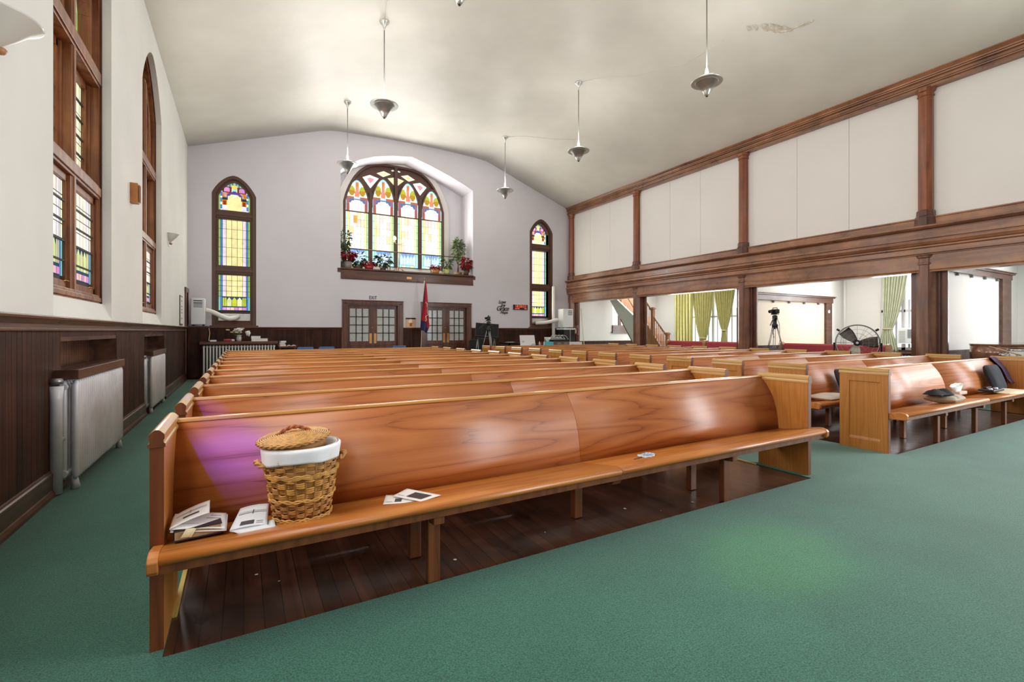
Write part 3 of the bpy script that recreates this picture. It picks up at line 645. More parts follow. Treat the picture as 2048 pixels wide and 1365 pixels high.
for i,y in enumerate(PY_):
    if i==0: continue
    where=['beside the viewer','nearest in view','left of the tall video tripod','left of the green curtains','in the far corner'][i]
    lo=thing('gallery_post','lower octagonal wooden post under the gallery, '+where,'post',(GX,y,0),'lower posts under the gallery')
    m=MB(); octa(m,GX,y,[(.172,.25),(.165,.30),(.16,1.2),(.16,2.70)]); m.build('shaft',post_low,lo)
    m=MB(); octa(m,GX,y,[(.20,0),(.20,.20),(.185,.23),(.172,.25)]); m.build('base',post_low,lo)
    m=MB(); octa(m,GX,y,[(.16,2.70),(.178,2.71),(.178,2.74),(.165,2.75),(.165,2.83),(.185,2.85),(.19,2.88),(.205,2.90)]); m.build('capital',post_low,lo)
    m=MB(); m.box(12.28,12.34,y-.30 if i<4 else y-.22,min(y+.30,16.36),0,2.56); m.box(12.22,12.42,y-.20,min(y+.20,16.36),0,2.56); m.build('jamb',dark_z,lo,bevel=.008)
    up=thing('gallery_post','slender reddish wooden post between the white gallery panels, '+['beside the viewer','nearest in view','third from the back wall','second from the back wall','against the back wall'][i],'post',(GX,y,3.48),'upper posts of the gallery')
    yy=min(y,16.25); w=post_red
    m=MB(); octa(m,GX-.06,yy,[(.115,3.82),(.112,6.13)]); m.build('shaft',w,up)
    m=MB(); octa(m,GX-.06,yy,[(.17,3.485),(.165,3.66),(.155,3.69),(.142,3.70),(.138,3.80),(.125,3.82)]); m.build('base',dark_z,up)
    m=MB(); octa(m,GX-.06,yy,[(.112,6.13),(.13,6.14),(.13,6.165),(.118,6.175),(.122,6.21),(.145,6.235),(.15,6.26),(.165,6.30)]); m.build('capital',w,up)
# side aisle shell
SX=17.3
struct('ceiling_aisle',MB().box(12.3,17.5,YR,16.6,3.40,3.5),sidewall)
m=MB(); colwall(m,'x',SX,SX+.25,YR,16.6,0,lambda u:3.45,[(12.0,15.15,.78,[(12.0,3.15),(15.15,3.15)]),(4.9,7.15,.78,[(4.9,3.15),(7.15,3.15)]),(.6,2.9,.78,[(.6,3.15),(2.9,3.15)])]); struct('wall_aisle_right',m,sidewall)
wx0,wx1=atY(1225,620,YB).x,atY(1262,620,YB).x+1.0
m=MB(); colwall(m,'y',YB,16.6,12.3,17.5,0,lambda u:3.45,[(wx0,wx1,1.6,[(wx0,3.0),(wx1,3.0)])]); struct('wall_aisle_back',m,sidewall)
for no,(a,b) in ((7,(12.0,15.15)),(8,(4.9,7.15))):
    m=MB().box(SX+.17,SX+.2,a,b,.78,3.15); w=m.build('window_%d'%no,winw,loc=(SX+.18,(a+b)/2,.78)); tag(w,['bright curtained window of the side aisle behind the staircase end','bright window of the side aisle behind the drum fan'][no-7],'window'); w['kind']='structure'
    m=MB(); n=5 if no==7 else 4
    for k in range(n+1): y=a+(b-a)*k/n; m.box(SX+.08,SX+.165,y-.05,y+.05,.78,3.15)
    m.box(SX+.08,SX+.165,a,b,1.93,2.0); m.box(SX+.08,SX+.165,a,b,.78,.86); m.build('window_frame',whitem,w)
    m=MB()
    for k in range(14): y=a+(b-a)*(k+.5)/14; m.box(SX+.05,SX+.06,y-.02,y+.03,.85,2.3)
    m.build('vertical_blind',P('blind_grey','cfd0d8',.7) if no==7 else MATS['blind_grey'],w)
    MB().box(SX-.06,SX+.1,a-.08,b+.08,.72,.78).build('window_sill',dark_y,w)
W9=MB().box(wx0,wx1,YB+.14,YB+.16,1.6,3.0).build('window_9',winw,loc=((wx0+wx1)/2,YB,1.6)); tag(W9,'small window under the staircase in the side aisle','window'); W9['kind']='structure'
m=MB(); m.box(wx0+.42,wx0+.54,YB+.02,YB+.12,1.6,3.0); m.box(wx0-.02,wx1,YB-.05,YB+.12,1.30,1.62); m.box(wx0-.06,wx1,YB-.09,YB,1.26,1.32); m.build('window_frame',dark_x,W9)
m=MB().box(12.4,17.3,YB-.03,YB+.01,0,.86); m.box(12.4,17.3,YB-.05,YB,.86,.92); struct('wall_aisle_wainscot',m,wains)
m=MB().box(17.26,17.31,YR,12.0,0,.70); struct('wall_aisle_wainscot_right',m,wains)
def partition(no,Y,xj0,xj1,zl0,zl1,fill,ztop=3.42):
    m=MB().box(xj1-.02,17.32,Y-.06,Y+.06,0,ztop); m.box(12.4,xj1-.02,Y-.06,Y+.06,zl1-.02,ztop); struct('wall_partition' if no==1 else 'wall_partition.%03d'%no,m,sidewall)
    f=MB(); f.box(xj0,xj1,Y-.10,Y+.1,0,zl0+.02); f.box(12.45,xj1+.05,Y-.11,Y+.1,zl0,zl1-.06); f.box(12.45,xj1+.10,Y-.15,Y+.1,zl1-.06,zl1-.02); f.box(12.45,xj1+.13,Y-.17,Y+.1,zl1-.02,zl1)
    o=f.build('door_%d'%(3+no),dark_x,loc=((xj0+xj1)/2,Y,0),bevel=.006); tag(o,'dark wood lintel and jamb across the side aisle, '+('behind the tall video tripod' if no==1 else 'above the piano'),'door frame'); o['kind']='structure'
    MB().box(12.45,xj0,Y-.03,Y+.02,.93,zl0).build('sliding_panel',fill,o)
    q=MB(); q.box(12.45,xj0,Y-.05,Y+.03,0,.90); q.box(12.45,xj0,Y-.07,Y+.03,.90,.94); q.build('lower_panel',wains,o)
    q=MB()
    for k in range(5): x=12.7+k*.8; q.lathe([(.0,-.02),(.03,-.02),(.03,.02),(0,.02)],c=(x,Y-.06,zl0-.035),n=10,axis=1)
    q.build('track_roller',grey,o)
    return o
pa=partition(1,8.3,16.29,16.62,2.25,2.46,cream); partition(2,4.2,16.1,16.7,2.62,2.80,whitem)
MB().lathe([(0,-.03),(.05,-.02),(.055,0)],c=(16.42,8.19,1.98),n=14,axis=1).build('door_bell',whitem,pa)
o=MB().tube([(17.26,8.14,.0),(17.26,8.14,3.4)],.03,8).build('drain_pipe',sidewall,loc=(17.26,8.14,0)); tag(o,'thin white pipe running up the corner of the side aisle behind the fan','pipe')

# staircase
st=thing('staircase','staircase with oak balusters and pale closed side rising behind the gallery posts','staircase',(14.4,14.3,0))
X0=13.86
m=MB(); lo_=lambda y:.79+1.34*(y-14.3); hi_=lambda y:2.28+1.31*(y-14.3)
m.hexa([(X0,13.75,max(lo_(13.75),.0)),(X0+.1,13.75,max(lo_(13.75),0)),(X0+.1,16.3,min(lo_(16.3),3.4)),(X0,16.3,min(lo_(16.3),3.4))],[(X0,13.75,hi_(13.75)),(X0+.1,13.75,hi_(13.75)),(X0+.1,16.3,3.41),(X0,16.3,3.41)])
m.build('stair_side',P('stair_green','cfdcd0',.7),st)
m=MB()
for a in (lo_,hi_): m.tube([(X0-.01,y,min(a(y),3.38)) for y in (13.75,14.4,15.1)],.018,6)
m.build('side_moulding',dark_y,st)
m=MB()
for k in range(13):
    y=12.75+k*.24; z=.2*(k+1)*1.22; m.box(X0+.1,X0+1.1,y,min(y+.27,16.35),max(0,z-.25),min(z,3.3))
m.build('tread',stair_w,st)
m=MB(); m.hexa([(X0-.03,12.5,.02),(X0+.06,12.5,.02),(X0+.06,13.75,1.15),(X0-.03,13.75,1.15)],[(X0-.03,12.5,.32),(X0+.06,12.5,.32),(X0+.06,13.75,1.85),(X0-.03,13.75,1.85)]); m.build('stringer',stair_w,st)
def newel(y,z0,z1):
    m=MB(); m.box(X0-.06,X0+.06,y-.06,y+.06,z0,z1); m.box(X0-.085,X0+.085,y-.085,y+.085,z1,z1+.05); m.box(X0-.06,X0+.06,y-.06,y+.06,z1+.05,z1+.08); m.build('newel_post',stair_w,st,bevel=.006)
newel(13.28,.7,2.2); newel(12.55,0,1.22)
m=MB(); m.tube([(X0,12.55,1.13),(X0,13.28,1.95)],.035,8); m.tube([(X0,13.28,2.05),(X0,13.8,2.75)],.035,8); m.build('handrail',stair_w,st)
for k in range(7):
    y=12.64+k*.09; MB().tube([(X0,y,.3+(y-12.5)*1.25),(X0,y,1.1+(y-12.55)*1.12)],.014,6).build('baluster',whitem if k%2==9 else stair_w,st)
for k in range(4):
    y=13.38+k*.1; MB().tube([(X0,y,1.3+(y-13.3)*1.25),(X0,y,2.1+(y-13.28)*1.25)],.014,6).build('baluster',stair_w,st)

# red upholstered benches of the side aisle
def bench(y0,y1,label):
    t=thing('bench',label,'bench',(13.4,(y0+y1)/2,.008),'red benches in the side aisle'); z=.008
    MB().box(13.34,13.44,y0+.05,y1-.05,.50,1.01).build('backrest',redf,t,bevel=.03,bseg=3)
    MB().box(13.40,13.85,y0+.05,y1-.05,.36,.47).build('seat',redf,t,bevel=.02)
    MB().box(13.30,13.345,y0+.05,y1-.05,.16,.98).build('back_panel',redf,t,bevel=.015)
    for y in (y0,y1):
        pts=[(13.28,y-.03,z),(13.9,y-.03,z),(13.9,y-.03,.55),(13.72,y-.03,.6),(13.5,y-.03,.70),(13.49,y-.03,.95),(13.45,y-.03,1.02),(13.37,y-.03,1.05),(13.29,y-.03,1.02),(13.25,y-.03,.95)]
        MB().prism(pts,(0,.06,0)).build('bench_end',stair_w,t,bevel=.008)
bench(10.5,12.05,'red upholstered wooden bench in the side aisle nearest the staircase'); bench(8.7,10.45,'red upholstered wooden bench in the side aisle in front of the green curtains'); bench(5.35,7.9,'long red upholstered bench in the side aisle behind the drum fan')

# curtains
def curtain(nm,label,X,ya,yb,ztop,zbot,mat,tie=None,n=9,cy=None,wt=.16,wb=.5):
    if tie is None: X=X-.13
    cy=(ya+yb)/2 if cy is None else cy
    def W(z):
        if tie is None: return (ya,yb)
        if z>=tie: k=((z-tie)/(ztop-tie))**.62; c=cy+((ya+yb)/2-cy)*k; h=wt/2+((yb-ya)/2-wt/2)*k
        else: k=((tie-z)/(tie-zbot)); c=cy; h=wt/2+(wb/2-wt/2)*min(1,k*1.1)
        return (c-h,c+h)
    def fn(i,j):
        z=ztop+(zbot-ztop)*j; a,b=W(z); amp=.07 if tie is None else .03+.03*(b-a)/(yb-ya)
        return (X+amp*sin(i*n*2*PI)+.012*sin(i*31+j*5),a+(b-a)*i,z)
    t=MB().grid(fn,n*10,26)
    o=t.build(nm,mat,loc=(X,(ya+yb)/2,zbot),solid=.006); tag(o,label,'curtain',group='green curtains of the side aisle')
    if tie is not None:
        q=MB(); q.tube([(X+.07*cos(k*PI/6),cy+(wt/2+.015)*sin(k*PI/6),tie) for k in range(13)],.02,6); q.build('tie_band',creamc,o)
    return o
CX=17.12
def yy(px,py=620): return atX(px,py,CX).y
curtain('curtain','straight green curtain hanging at the staircase side of the aisle window',CX,yy(1389),yy(1354),3.08,.5,greenc,None,6)
curtain('curtain','green curtain gathered low above the red bench, middle of the three by the staircase',CX,yy(1427),yy(1384),3.12,.5,greenc,1.05,8,cy=yy(1406),wt=.30,wb=.34)
curtain('curtain','green curtain tied at mid height, last before the bluish post',CX,yy(1470),yy(1428),3.14,.45,greenc,1.38,8,cy=yy(1448),wt=.16,wb=.36)
curtain('curtain','pale green curtain tied back beside the window air conditioner',CX,yy(1815),yy(1767),3.10,.72,greenp,1.42,8,cy=yy(1775)-.0,wt=.22,wb=.55)
curtain('curtain','green curtain edge half hidden behind the nearest gallery post',CX,yy(1862),yy(1822),3.10,1.47,greenp,1.6,7,cy=yy(1850),wt=.2,wb=.3)
# window air conditioner
a,b=atX(1836,670,17.0).y,atX(1797,670,17.0).y
t=thing('window_air_conditioner','white window air conditioner in the side aisle window behind the fan','air conditioner',(17.05,(a+b)/2,1.0))
MB().box(16.93,17.42,a,b,.98,1.44).build('housing',white,t,bevel=.02)
m=MB()
for k in range(10): m.box(16.918,16.93,a+.28,b-.04,1.03+k*.035,1.05+k*.035)
m.build('front_grille',acg,t); MB().box(16.92,16.932,a+.05,a+.22,1.15,1.40).build('control_panel',grey,t)
# low radiator below it
def radiator(nm,label,axis,p,a,b,z0,z1,shelf,depth=.16,pitch=.075,mat=silver,face=1,group=None,smat=dark_y,sh=.06):
    """columns along axis; p: front plane, depth goes to +face"""
    pp=lambda u,d,z:(p+face*d,u,z) if axis=='y' else (u,p+face*d,z)
    t=thing(nm,label,'radiator',pp((a+b)/2,depth/2,0),group)
    m=MB(); n=int((b-a)/pitch)
    for k in range(n):
        u=a+(k+.5)*(b-a)/n
        for d in ((.035,depth-.035)):
            q=[Vector(pp(u,d,z)) for z in (z0+.02,z0+.06,z1-.06,z1-.02)]; m.tube(q,[.016,.022,.022,.016],8)
        for z in (z0+.06,z1-.06): m.tube([pp(u,.03,z),pp(u,depth-.03,z)],.024,8)
    m.build('columns',mat,t)
    m=MB()
    for z in (z0+.06,z1-.06): m.tube([pp(a,depth/2,z),pp(b,depth/2,z)],.025,8)
    for u in (a+.05,b-.05):
        for d in (.04,depth-.04): m.tube([pp(u,d,0.008),pp(u,d,z0+.05)],[.03,.018],6)
    m.build('header_pipe',mat,t)
    if shelf:
        m=MB(); c0=pp(a-shelf,-.05,z1+.012); c1=pp(b+shelf,depth+.01,z1+.012+sh)
        m.box(min(c0[0],c1[0]),max(c0[0],c1[0]),min(c0[1],c1[1]),max(c0[1],c1[1]),c0[2],c1[2]); m.build('shelf_top',smat,t,bevel=.006)
    return t
radiator('radiator','low white radiator under the window air conditioner in the side aisle','y',17.02,5.6,7.0,.1,.66,.05,mat=whitem)
# radiators in the left wall niches
def cabinet_rad(a,b,XF,label):
    t=thing('radiator',label,'radiator',((XF-1.5)/2,(a+b)/2,.008),'radiators in the left wall niches')
    m=MB(); n=int((b-a)/.068); random.seed(int(a*10))
    for k in range(n):
        u=a+(k+.5)*(b-a)/n
        for d in (.025,.10,.175): m.tube([(XF-d,u,z) for z in (.10,.13,.90,.935)],[.012,.024,.024,.014],6,flat=1.25)
    m.build('columns',silver,t)
    m=MB()
    for z in (.15,.88): m.tube([(XF-.10,a,z),(XF-.10,b,z)],.03,8)
    for u in (a+.06,b-.06): m.tube([(XF-.03,u,.008),(XF-.04,u,.12)],[.034,.02],6); m.tube([(XF-.17,u,.008),(XF-.16,u,.12)],[.034,.02],6)
    m.build('header_pipe',silver,t)
    MB().box(XF-.21,XF+.006,a-.02,b+.02,.945,1.025).build('shelf_top',dark_y,t,bevel=.004)
    m=MB(); m.tube([(XF-.12,a-.09,.02),(XF-.12,a-.09,.78),(XF-.12,a-.09,.9)],[.042,.042,.05],12); m.tube([(XF-.12,a-.09,.45),(XF-.1,a,.45)],.02,8); m.build('supply_pipe',silver,t)
    MB().lathe([(.0,-.03),(.045,-.025),(.05,0),(.045,.02),(0,.025)],c=(XF-.12,a-.09,.94),n=14,axis=2).build('vent_valve',steel,t)
    return t
cabinet_rad(5.29,7.03,-1.21,'silver radiator with dark wooden top in the nearer niche of the left wall')
cabinet_rad(9.55,11.0,-1.27,'silver radiator with dark wooden top in the farther niche of the left wall')
RY0=15.46
radiator('radiator','long row of silver radiator columns with dark shelf below the lancet window','x',RY0,atY(404,700,RY0).x,atY(551,700,RY0).x,.08,.97,.06,pitch=.0725,depth=.2,mat=P('radiator_white','dcdad4',.4,metal=.1),smat=dark_x,sh=.075)

# ============================================================ pews
PR=[(.275,.394),(.285,.50),(.302,.60),(.33,.69),(.362,.755),(.40,.815),(.437,.86),(.452,.885)]
def pew(nm,label,group,loc,L,fl,rl,mid):
    t=thing(nm,label,'pew',loc,group); z0=loc[2]; X,Y=loc[0],loc[1]
    M=T(*loc)
    def mb(): q=MB(); q.M=M; return q
    sp=[(-.155,.418),(-.163,.432),(-.160,.445),(-.145,.456),(-.118,.460),(-.08,.455),(-.02,.444),(.06,.430),(.14,.415),(.22,.400),(.30,.393),(.30,.362),(.06,.385),(-.10,.405)]
    m=mb(); a,b=.05,L-.05
    for p,q in ((a,mid-.0015),(mid+.0015,b)): m.extrude_x(sp,p,q,True)
    # end blocks (short return of the nose past the end panel)
    m.build('seat',pew_seat,t)
    m=mb(); ap=[(-.140,.418),(-.140,.378),(-.108,.378),(-.108,.412)]; m.extrude_x(ap,a,b); m.build('apron',pew_leg,t)
    for p,q in ((.012,.0495),(L-.0495,L-.012)):
        m=mb(); m.extrude_x([(-.158,.385),(-.166,.40),(-.168,.438),(-.155,.455),(-.118,.466),(-.08,.462),(.0,.446),(.0,.385)],p,q); m.build('seat_end',pew_seat,t,bevel=.004)
    m=mb(); bk=PR+[(y+.024,z+.004) for y,z in PR[::-1]]
    for p,q in ((a,mid-.0015),(mid+.0015,b)): m.extrude_x(bk,p,q,True)
    m.build('backrest',pew_x,t)
    m=mb(); m.extrude_x([(.446,.884),(.449,.897),(.455,.901),(.482,.901),(.486,.893),(.480,.880)],a,b); m.build('top_rail',pew_top,t,bevel=.002)
    for side in (0,1):
        x0,x1=(0,.05) if side==0 else (L-.05,L)
        xo=x0 if side==0 else x1; sg=1 if side==0 else -1
        m=mb(); c0,c1=sorted((xo+sg*.014,xo+sg*.05)); f0,f1=sorted((xo,xo+sg*.0142))
        m.box(c0,c1,0,.485,0,.862)
        m.box(f0,f1,0,.075,0,.862); m.box(f0,f1,.385,.485,0,.862); m.box(f0,f1,.075,.385,0,.115); m.box(f0,f1,.075,.385,.775,.862)
        xs=[(xo,.115),(xo+sg*.014,.115),(xo+sg*.014,.15)]
        m.prism([(xo+sg*.001,.075,.115),(xo+sg*.0141,.075,.115),(xo+sg*.0141,.075,.145)],(0,.31,0))
        cx_=(x0+x1)/2; CAPP=[(.031,.858),(.031,.872),(.025,.877),(.0235,.886),(.028,.895),(.0275,.912),(.022,.918),(.014,.926),(.005,.931)]
        e=m.build('end_panel',pew_y,t,bevel=.0025)
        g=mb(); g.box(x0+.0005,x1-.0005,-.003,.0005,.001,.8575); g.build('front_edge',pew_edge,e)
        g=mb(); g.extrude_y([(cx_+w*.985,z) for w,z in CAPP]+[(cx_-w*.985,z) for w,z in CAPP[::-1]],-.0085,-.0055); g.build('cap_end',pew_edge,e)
        cx=(x0+x1)/2; hw=[(.031,.858),(.031,.872),(.025,.877),(.0235,.886),(.028,.895),(.0275,.912),(.022,.918),(.014,.926),(.005,.931)]
        m=mb(); m.extrude_y([(cx+w,z) for w,z in hw]+[(cx-w,z) for w,z in hw[::-1]],-.006,.492); m.build('cap',pew_cap,e,bevel=.0015)
    for x in fl: m=mb(); m.box(x-.034,x+.034,-.055,-.01,0,.36); m.hexa([(x-.03,-.13,.335),(x+.03,-.13,.335),(x+.03,.08,.31),(x-.03,.08,.31)],[(x-.03,-.13,.382),(x+.03,-.13,.382),(x+.03,.08,.382),(x-.03,.08,.382)]); m.build('leg',pew_leg,t,bevel=.004)
    for x in rl: m=mb(); m.box(x-.034,x+.034,.26,.31,0,.366); m.build('leg',pew_leg,t,bevel=.004)
    m=mb(); m.hexa([(mid-.035,-.10,.34),(mid+.035,-.10,.34),(mid+.035,.26,.22),(mid-.035,.26,.22)],[(mid-.035,-.13,.385),(mid+.035,-.13,.385),(mid+.035,.27,.385),(mid-.035,.27,.385)]); m.build('seat_bracket',pew_leg,t,bevel=.003)
    m=mb(); m.box(a,b,.31,.33,.24,.36); m.build('back_rail',pew_leg,t)
    return t
ORD=['first','second','third','fourth','fifth','sixth','seventh','eighth','ninth','tenth','eleventh','last']
LP0=(-.34,2.462,.004); RP0=(6.135,2.462,.004)
PL=pew('pew','front oak pew of the left block, holding the wicker hamper and bulletins','oak pews of the left block',LP0,4.955,(1.23,3.66),(1.23,2.44,3.66),2.47)
PR_=pew('pew','front oak pew of the right block with cushions and a tissue packet on it','oak pews of the right block',RP0,4.90,(1.15,2.34,3.44,4.5),(1.1,2.34,3.44),2.42)
for k in range(1,12):
    copy_tree(PL,(LP0[0],LP0[1]+.8742*k,LP0[2]),'oak pew of the left block, %s row from the front'%ORD[k] if k<11 else 'oak pew of the left block, last row nearest the double doors')
    copy_tree(PR_,(RP0[0]-.006*k*0,RP0[1]+.8742*k,RP0[2]),('second oak pew of the right block, with a pale pink seat cushion' if k==1 else 'oak pew of the right block, %s row from the front'%ORD[k]) if k<11 else 'oak pew of the right block, last row nearest the clock wall')
# ============================================================ pendants and fittings
def pendant(label,loc,zt):
    x,y=loc; t=thing('pendant_lamp',label,'pendant lamp',(x,y,5.87),'spun metal pendant lamps'); C=(x,y,0)
    MB().lathe([(.012,zt-.20),(.02,zt-.16),(.05,zt-.08),(.09,zt-.04),(.10,zt-.02),(.10,zt+.05)],C,18).build('ceiling_canopy',alu,t)
    MB().tube([(x,y,6.38),(x,y,zt-.15)],.011,8).build('rod',steel,t)
    MB().lathe([(.012,6.42),(.022,6.38),(.04,6.30),(.055,6.22),(.055,6.17)],C,16).build('neck',alu,t)
    MB().lathe([(.285,6.13),(.290,6.14),(.29,6.15),(.283,6.155),(.19,6.185),(.06,6.20),(.0,6.20)],C,36).build('rim_dish',alu,t)
    MB().lathe([(.282,6.136),(.225,6.145),(.22,6.135),(.205,6.115),(.20,6.118),(.165,6.075),(.16,6.078),(.12,6.02),(.115,6.022),(.075,5.95),(.05,5.90),(.03,5.875),(.0,5.87)],C,36).build('cone',alu,t)
    MB().lathe([(.0,5.855),(.018,5.86),(.024,5.88),(.02,5.90)],C,12).build('finial',darkmetal,t)
    return t
PEN=[(2.6,6.05),(2.6,10.05),(2.6,14.1),(7.75,6.05),(7.75,10.05),(7.75,14.1)]
pl=['pendant lamp cut by the top edge of the picture','pendant lamp in the middle of the left row','pendant lamp beside the left corner of the big arched niche','pendant lamp hanging nearest the right gallery','pendant lamp in the middle of the right row','pendant lamp farthest away in the right row']
for p,l in zip(PEN,pl): pendant('spun aluminium cone '+l,p,cz(p[0])-.0)
for i,(pts) in enumerate([[(2.6,10.05),(2.45,9.3),(2.28,8.6),(2.2,7.5)],[(7.75,10.05),(8.0,9.6),(8.6,8.8),(9.0,7.6),(9.0,6.6)],[(7.75,14.1),(8.2,13.6),(8.9,12.8),(9.3,12.2)]]):
    o=MB().tube([(x,y,cz(x)-.008) for x,y in pts],.006,6).build('ceiling_wire',ceilm,loc=(pts[0][0],pts[0][1],cz(pts[0][0]))); tag(o,['painted wire run on the ceiling above the left pendant row','long painted wire on the sloping ceiling from the middle right pendant','short painted wire on the ceiling from the far right pendant'][i],'wire'); o['kind']='structure'
# flaking plaster on the right slope
m=MB(); random.seed(5)
def onceil(px,py):
    d=ray(px,py); t=5.0
    for _ in range(60):
        x=d[0]*t; z=EYE+d[2]*t; t+= (cz(min(max(x,-1.4),11.95))-z)/max(.25,d[2])*.5
    return Vector((d[0]*t,d[1]*t,cz(d[0]*t)))
for px,py,s in ((1500,58,.05),(1512,55,.05),(1535,56,.07),(1548,57,.08),(1560,59,.07),(1572,57,.05),(1580,60,.04)):
    p=onceil(px,py); m.face([(p.x+s*(1.6+random.random())*cos(a*PI/4),p.y+s*(.6+.5*random.random())*sin(a*PI/4),cz(p.x+s*1.6*cos(a*PI/4))-.006) for a in range(8)])
for q in ([(1586,56),(1600,50),(1614,44),(1626,40)],[(1598,54),(1612,48),(1625,41)],[(1560,63),(1580,60),(1588,55)]):
    m.tube([onceil(*a)-Vector((0,0,.01)) for a in q],.012,6)
o=m.build('flaking_plaster',P('flaked_plaster','d8cfbe',.9,noise=.3,nscale=14),loc=onceil(1550,57)); tag(o,'flaking plaster and loose strip on the right slope of the ceiling','flaking plaster'); o['kind']='structure'
# wall sconces
def sconce(label,yc,zr,R):
    t=thing('wall_sconce',label,'wall lamp',(XL,yc,zr-.12),'half bowl wall lamps'); C=(XL,yc,0)
    MB().lathe([(.02,zr-.20),(.05,zr-.17),(.11,zr-.115),(.17,zr-.05),(R-.01,zr-.008),(R,zr),(R-.008,zr),(.16,zr-.04),(.10,zr-.1),(.03,zr-.16)],C,28,a0=-PI/2,a1=PI/2,caps=False).build('bowl',P('sconce_white','d9d8d0',.3,coat=.4) if 'sconce_white' not in MATS else MATS['sconce_white'],t)
    MB().box(XL-.01,XL+.015,yc-.06,yc+.06,zr-.26,zr-.02).build('back_plate',alu,t,bevel=.004)
    MB().lathe([(0,zr-.235),(.02,zr-.225),(.032,zr-.20),(.025,zr-.19)],(XL+.04,yc,0),12).build('finial',stair_w,t)
sconce('pale half bowl wall lamp high at the left edge of the picture',4.22,3.34,.24); sconce('small pale half bowl wall lamp on the left wall past the second window',12.35,3.42,.2)
t=thing('wall_speaker','small wooden box speaker on the left wall between the two tall windows','speaker',(XL,8.46,3.15))
m=MB(); m.box(XL-.005,XL+.09,8.40,8.53,3.16,3.44); m.build('cabinet',P('speaker_wood','b0703a',.45,noise=.2,nscale=8),t,bevel=.006); MB().box(XL+.10,XL+.106,8.41,8.52,3.18,3.42).build('front_grille',P('speaker_cloth','8a5a34',.9),t)
o=MB().box(XL-.005,XL+.02,14.3,14.85,1.50,2.25).build('framed_notice',dark_z,loc=(XL,14.57,1.5)); tag(o,'narrow dark framed notice on the left wall next to the far doorway','notice')
q=MB().box(XL+.02,XL+.024,14.34,14.81,1.54,2.21).build('notice_sheet',paper,o)
q=MB()
for z in (1.66,1.8,1.88,1.96,2.1): q.box(XL+.024,XL+.026,14.45,14.7,z,z+.03)
q.build('printed_lines',inkg,o)

# ============================================================ back wall objects
def portable_ac(label,x0,x1,y0,y1,z0,z1,grx):
    t=thing('portable_air_conditioner',label,'air conditioner',((x0+x1)/2,(y0+y1)/2,z0))
    MB().box(x0,x1,y0,y1,z0+.03,z1).build('housing',white,t,bevel=.025,bseg=3)
    m=MB()
    for k,zz in enumerate((z1-.09,z1-.15,z1-.185,z1-.22,z1-.255)): m.box(grx[0],grx[1],y0-.004,y0+.01,zz,zz+(.026 if k<2 else .014))
    m.build('louvre',black,t)
    m=MB()
    for a in (x0+.05,x1-.05):
        for b in (y0+.05,y1-.05): m.lathe([(0,z0),(.02,z0),(.02,z0+.03),(0,z0+.03)],(a,b,0),8)
    m.build('caster',black,t); return t
t=portable_ac('white portable air conditioner on a dark stand in the left back corner',-1.27,-.93,15.78,16.14,1.50,2.275,(-1.20,-.99))
p=[atY(409,620,15.98),atY(425,624,16.0),atY(445,634,16.05),atY(458,639,16.12),atY(470,636,16.28),atY(477,632,16.44)]
def hose(p,nm,r=.068):
    n=10; q=[]
    for i in range(len(p)-1):
        for k in range(n): q.append(p[i].lerp(p[i+1],k/n))
    q.append(p[-1]); q=[sum((q[min(max(i+j,0),len(q)-1)] for j in range(-5,6)),Vector())/11 for i in range(len(q))]
    return MB().tube(q,[r*(1 if i%2 else .9) for i in range(len(q))],14).build('exhaust_hose',whitem,nm)
hose(p,t)
s=thing('pedestal','dark wooden pedestal under the left portable air conditioner','stand',(-1.11,16.0,.008))
MB().box(-1.335,-.88,15.74,16.28,.06,1.46).build('cabinet',wains,s,bevel=.006); MB().box(-1.345,-.87,15.73,16.29,1.46,1.498).build('top',dark_x,s,bevel=.004); MB().box(-1.31,-.90,15.77,16.27,.008,.06).build('plinth',wains,s)
o=MB().tube([(-.86,16.2,1.44),(-.84,16.2,1.3),(-.84,15.75,1.075),(-.72,15.62,1.075)],.012,6).build('power_cord',creamc,loc=(-.84,16.2,1.06)); tag(o,'pale cord dropping from the left air conditioner to the radiator shelf','cord')
t=portable_ac('white portable air conditioner on a black stand in the right back corner',11.33,11.83,15.68,16.08,1.47,2.26,(11.56,11.78))
p=[atY(1117,640,15.95),atY(1107,642,16.0),atY(1092,646,16.12),atY(1080,646,16.3),atY(1070,647,16.42)]
hose(p,t,.075)
s=thing('equipment_stand','black stand with a pale top under the right portable air conditioner','stand',(11.6,15.9,.008))
MB().box(11.34,11.88,15.66,16.12,.008,1.41).build('cabinet',black,s); MB().box(11.31,11.92,15.62,16.16,1.41,1.468).build('top',white,s,bevel=.004); MB().box(11.62,11.66,15.645,15.665,.02,1.41).build('edge_strip',steel,s)
o=MB().lathe([(.07,0.01),(.07,3.2)],(11.2,16.2,0),12).build('heating_pipe',plaster,loc=(11.2,16.2,.01)); tag(o,'white painted pipe in the right back corner behind the hose','pipe')

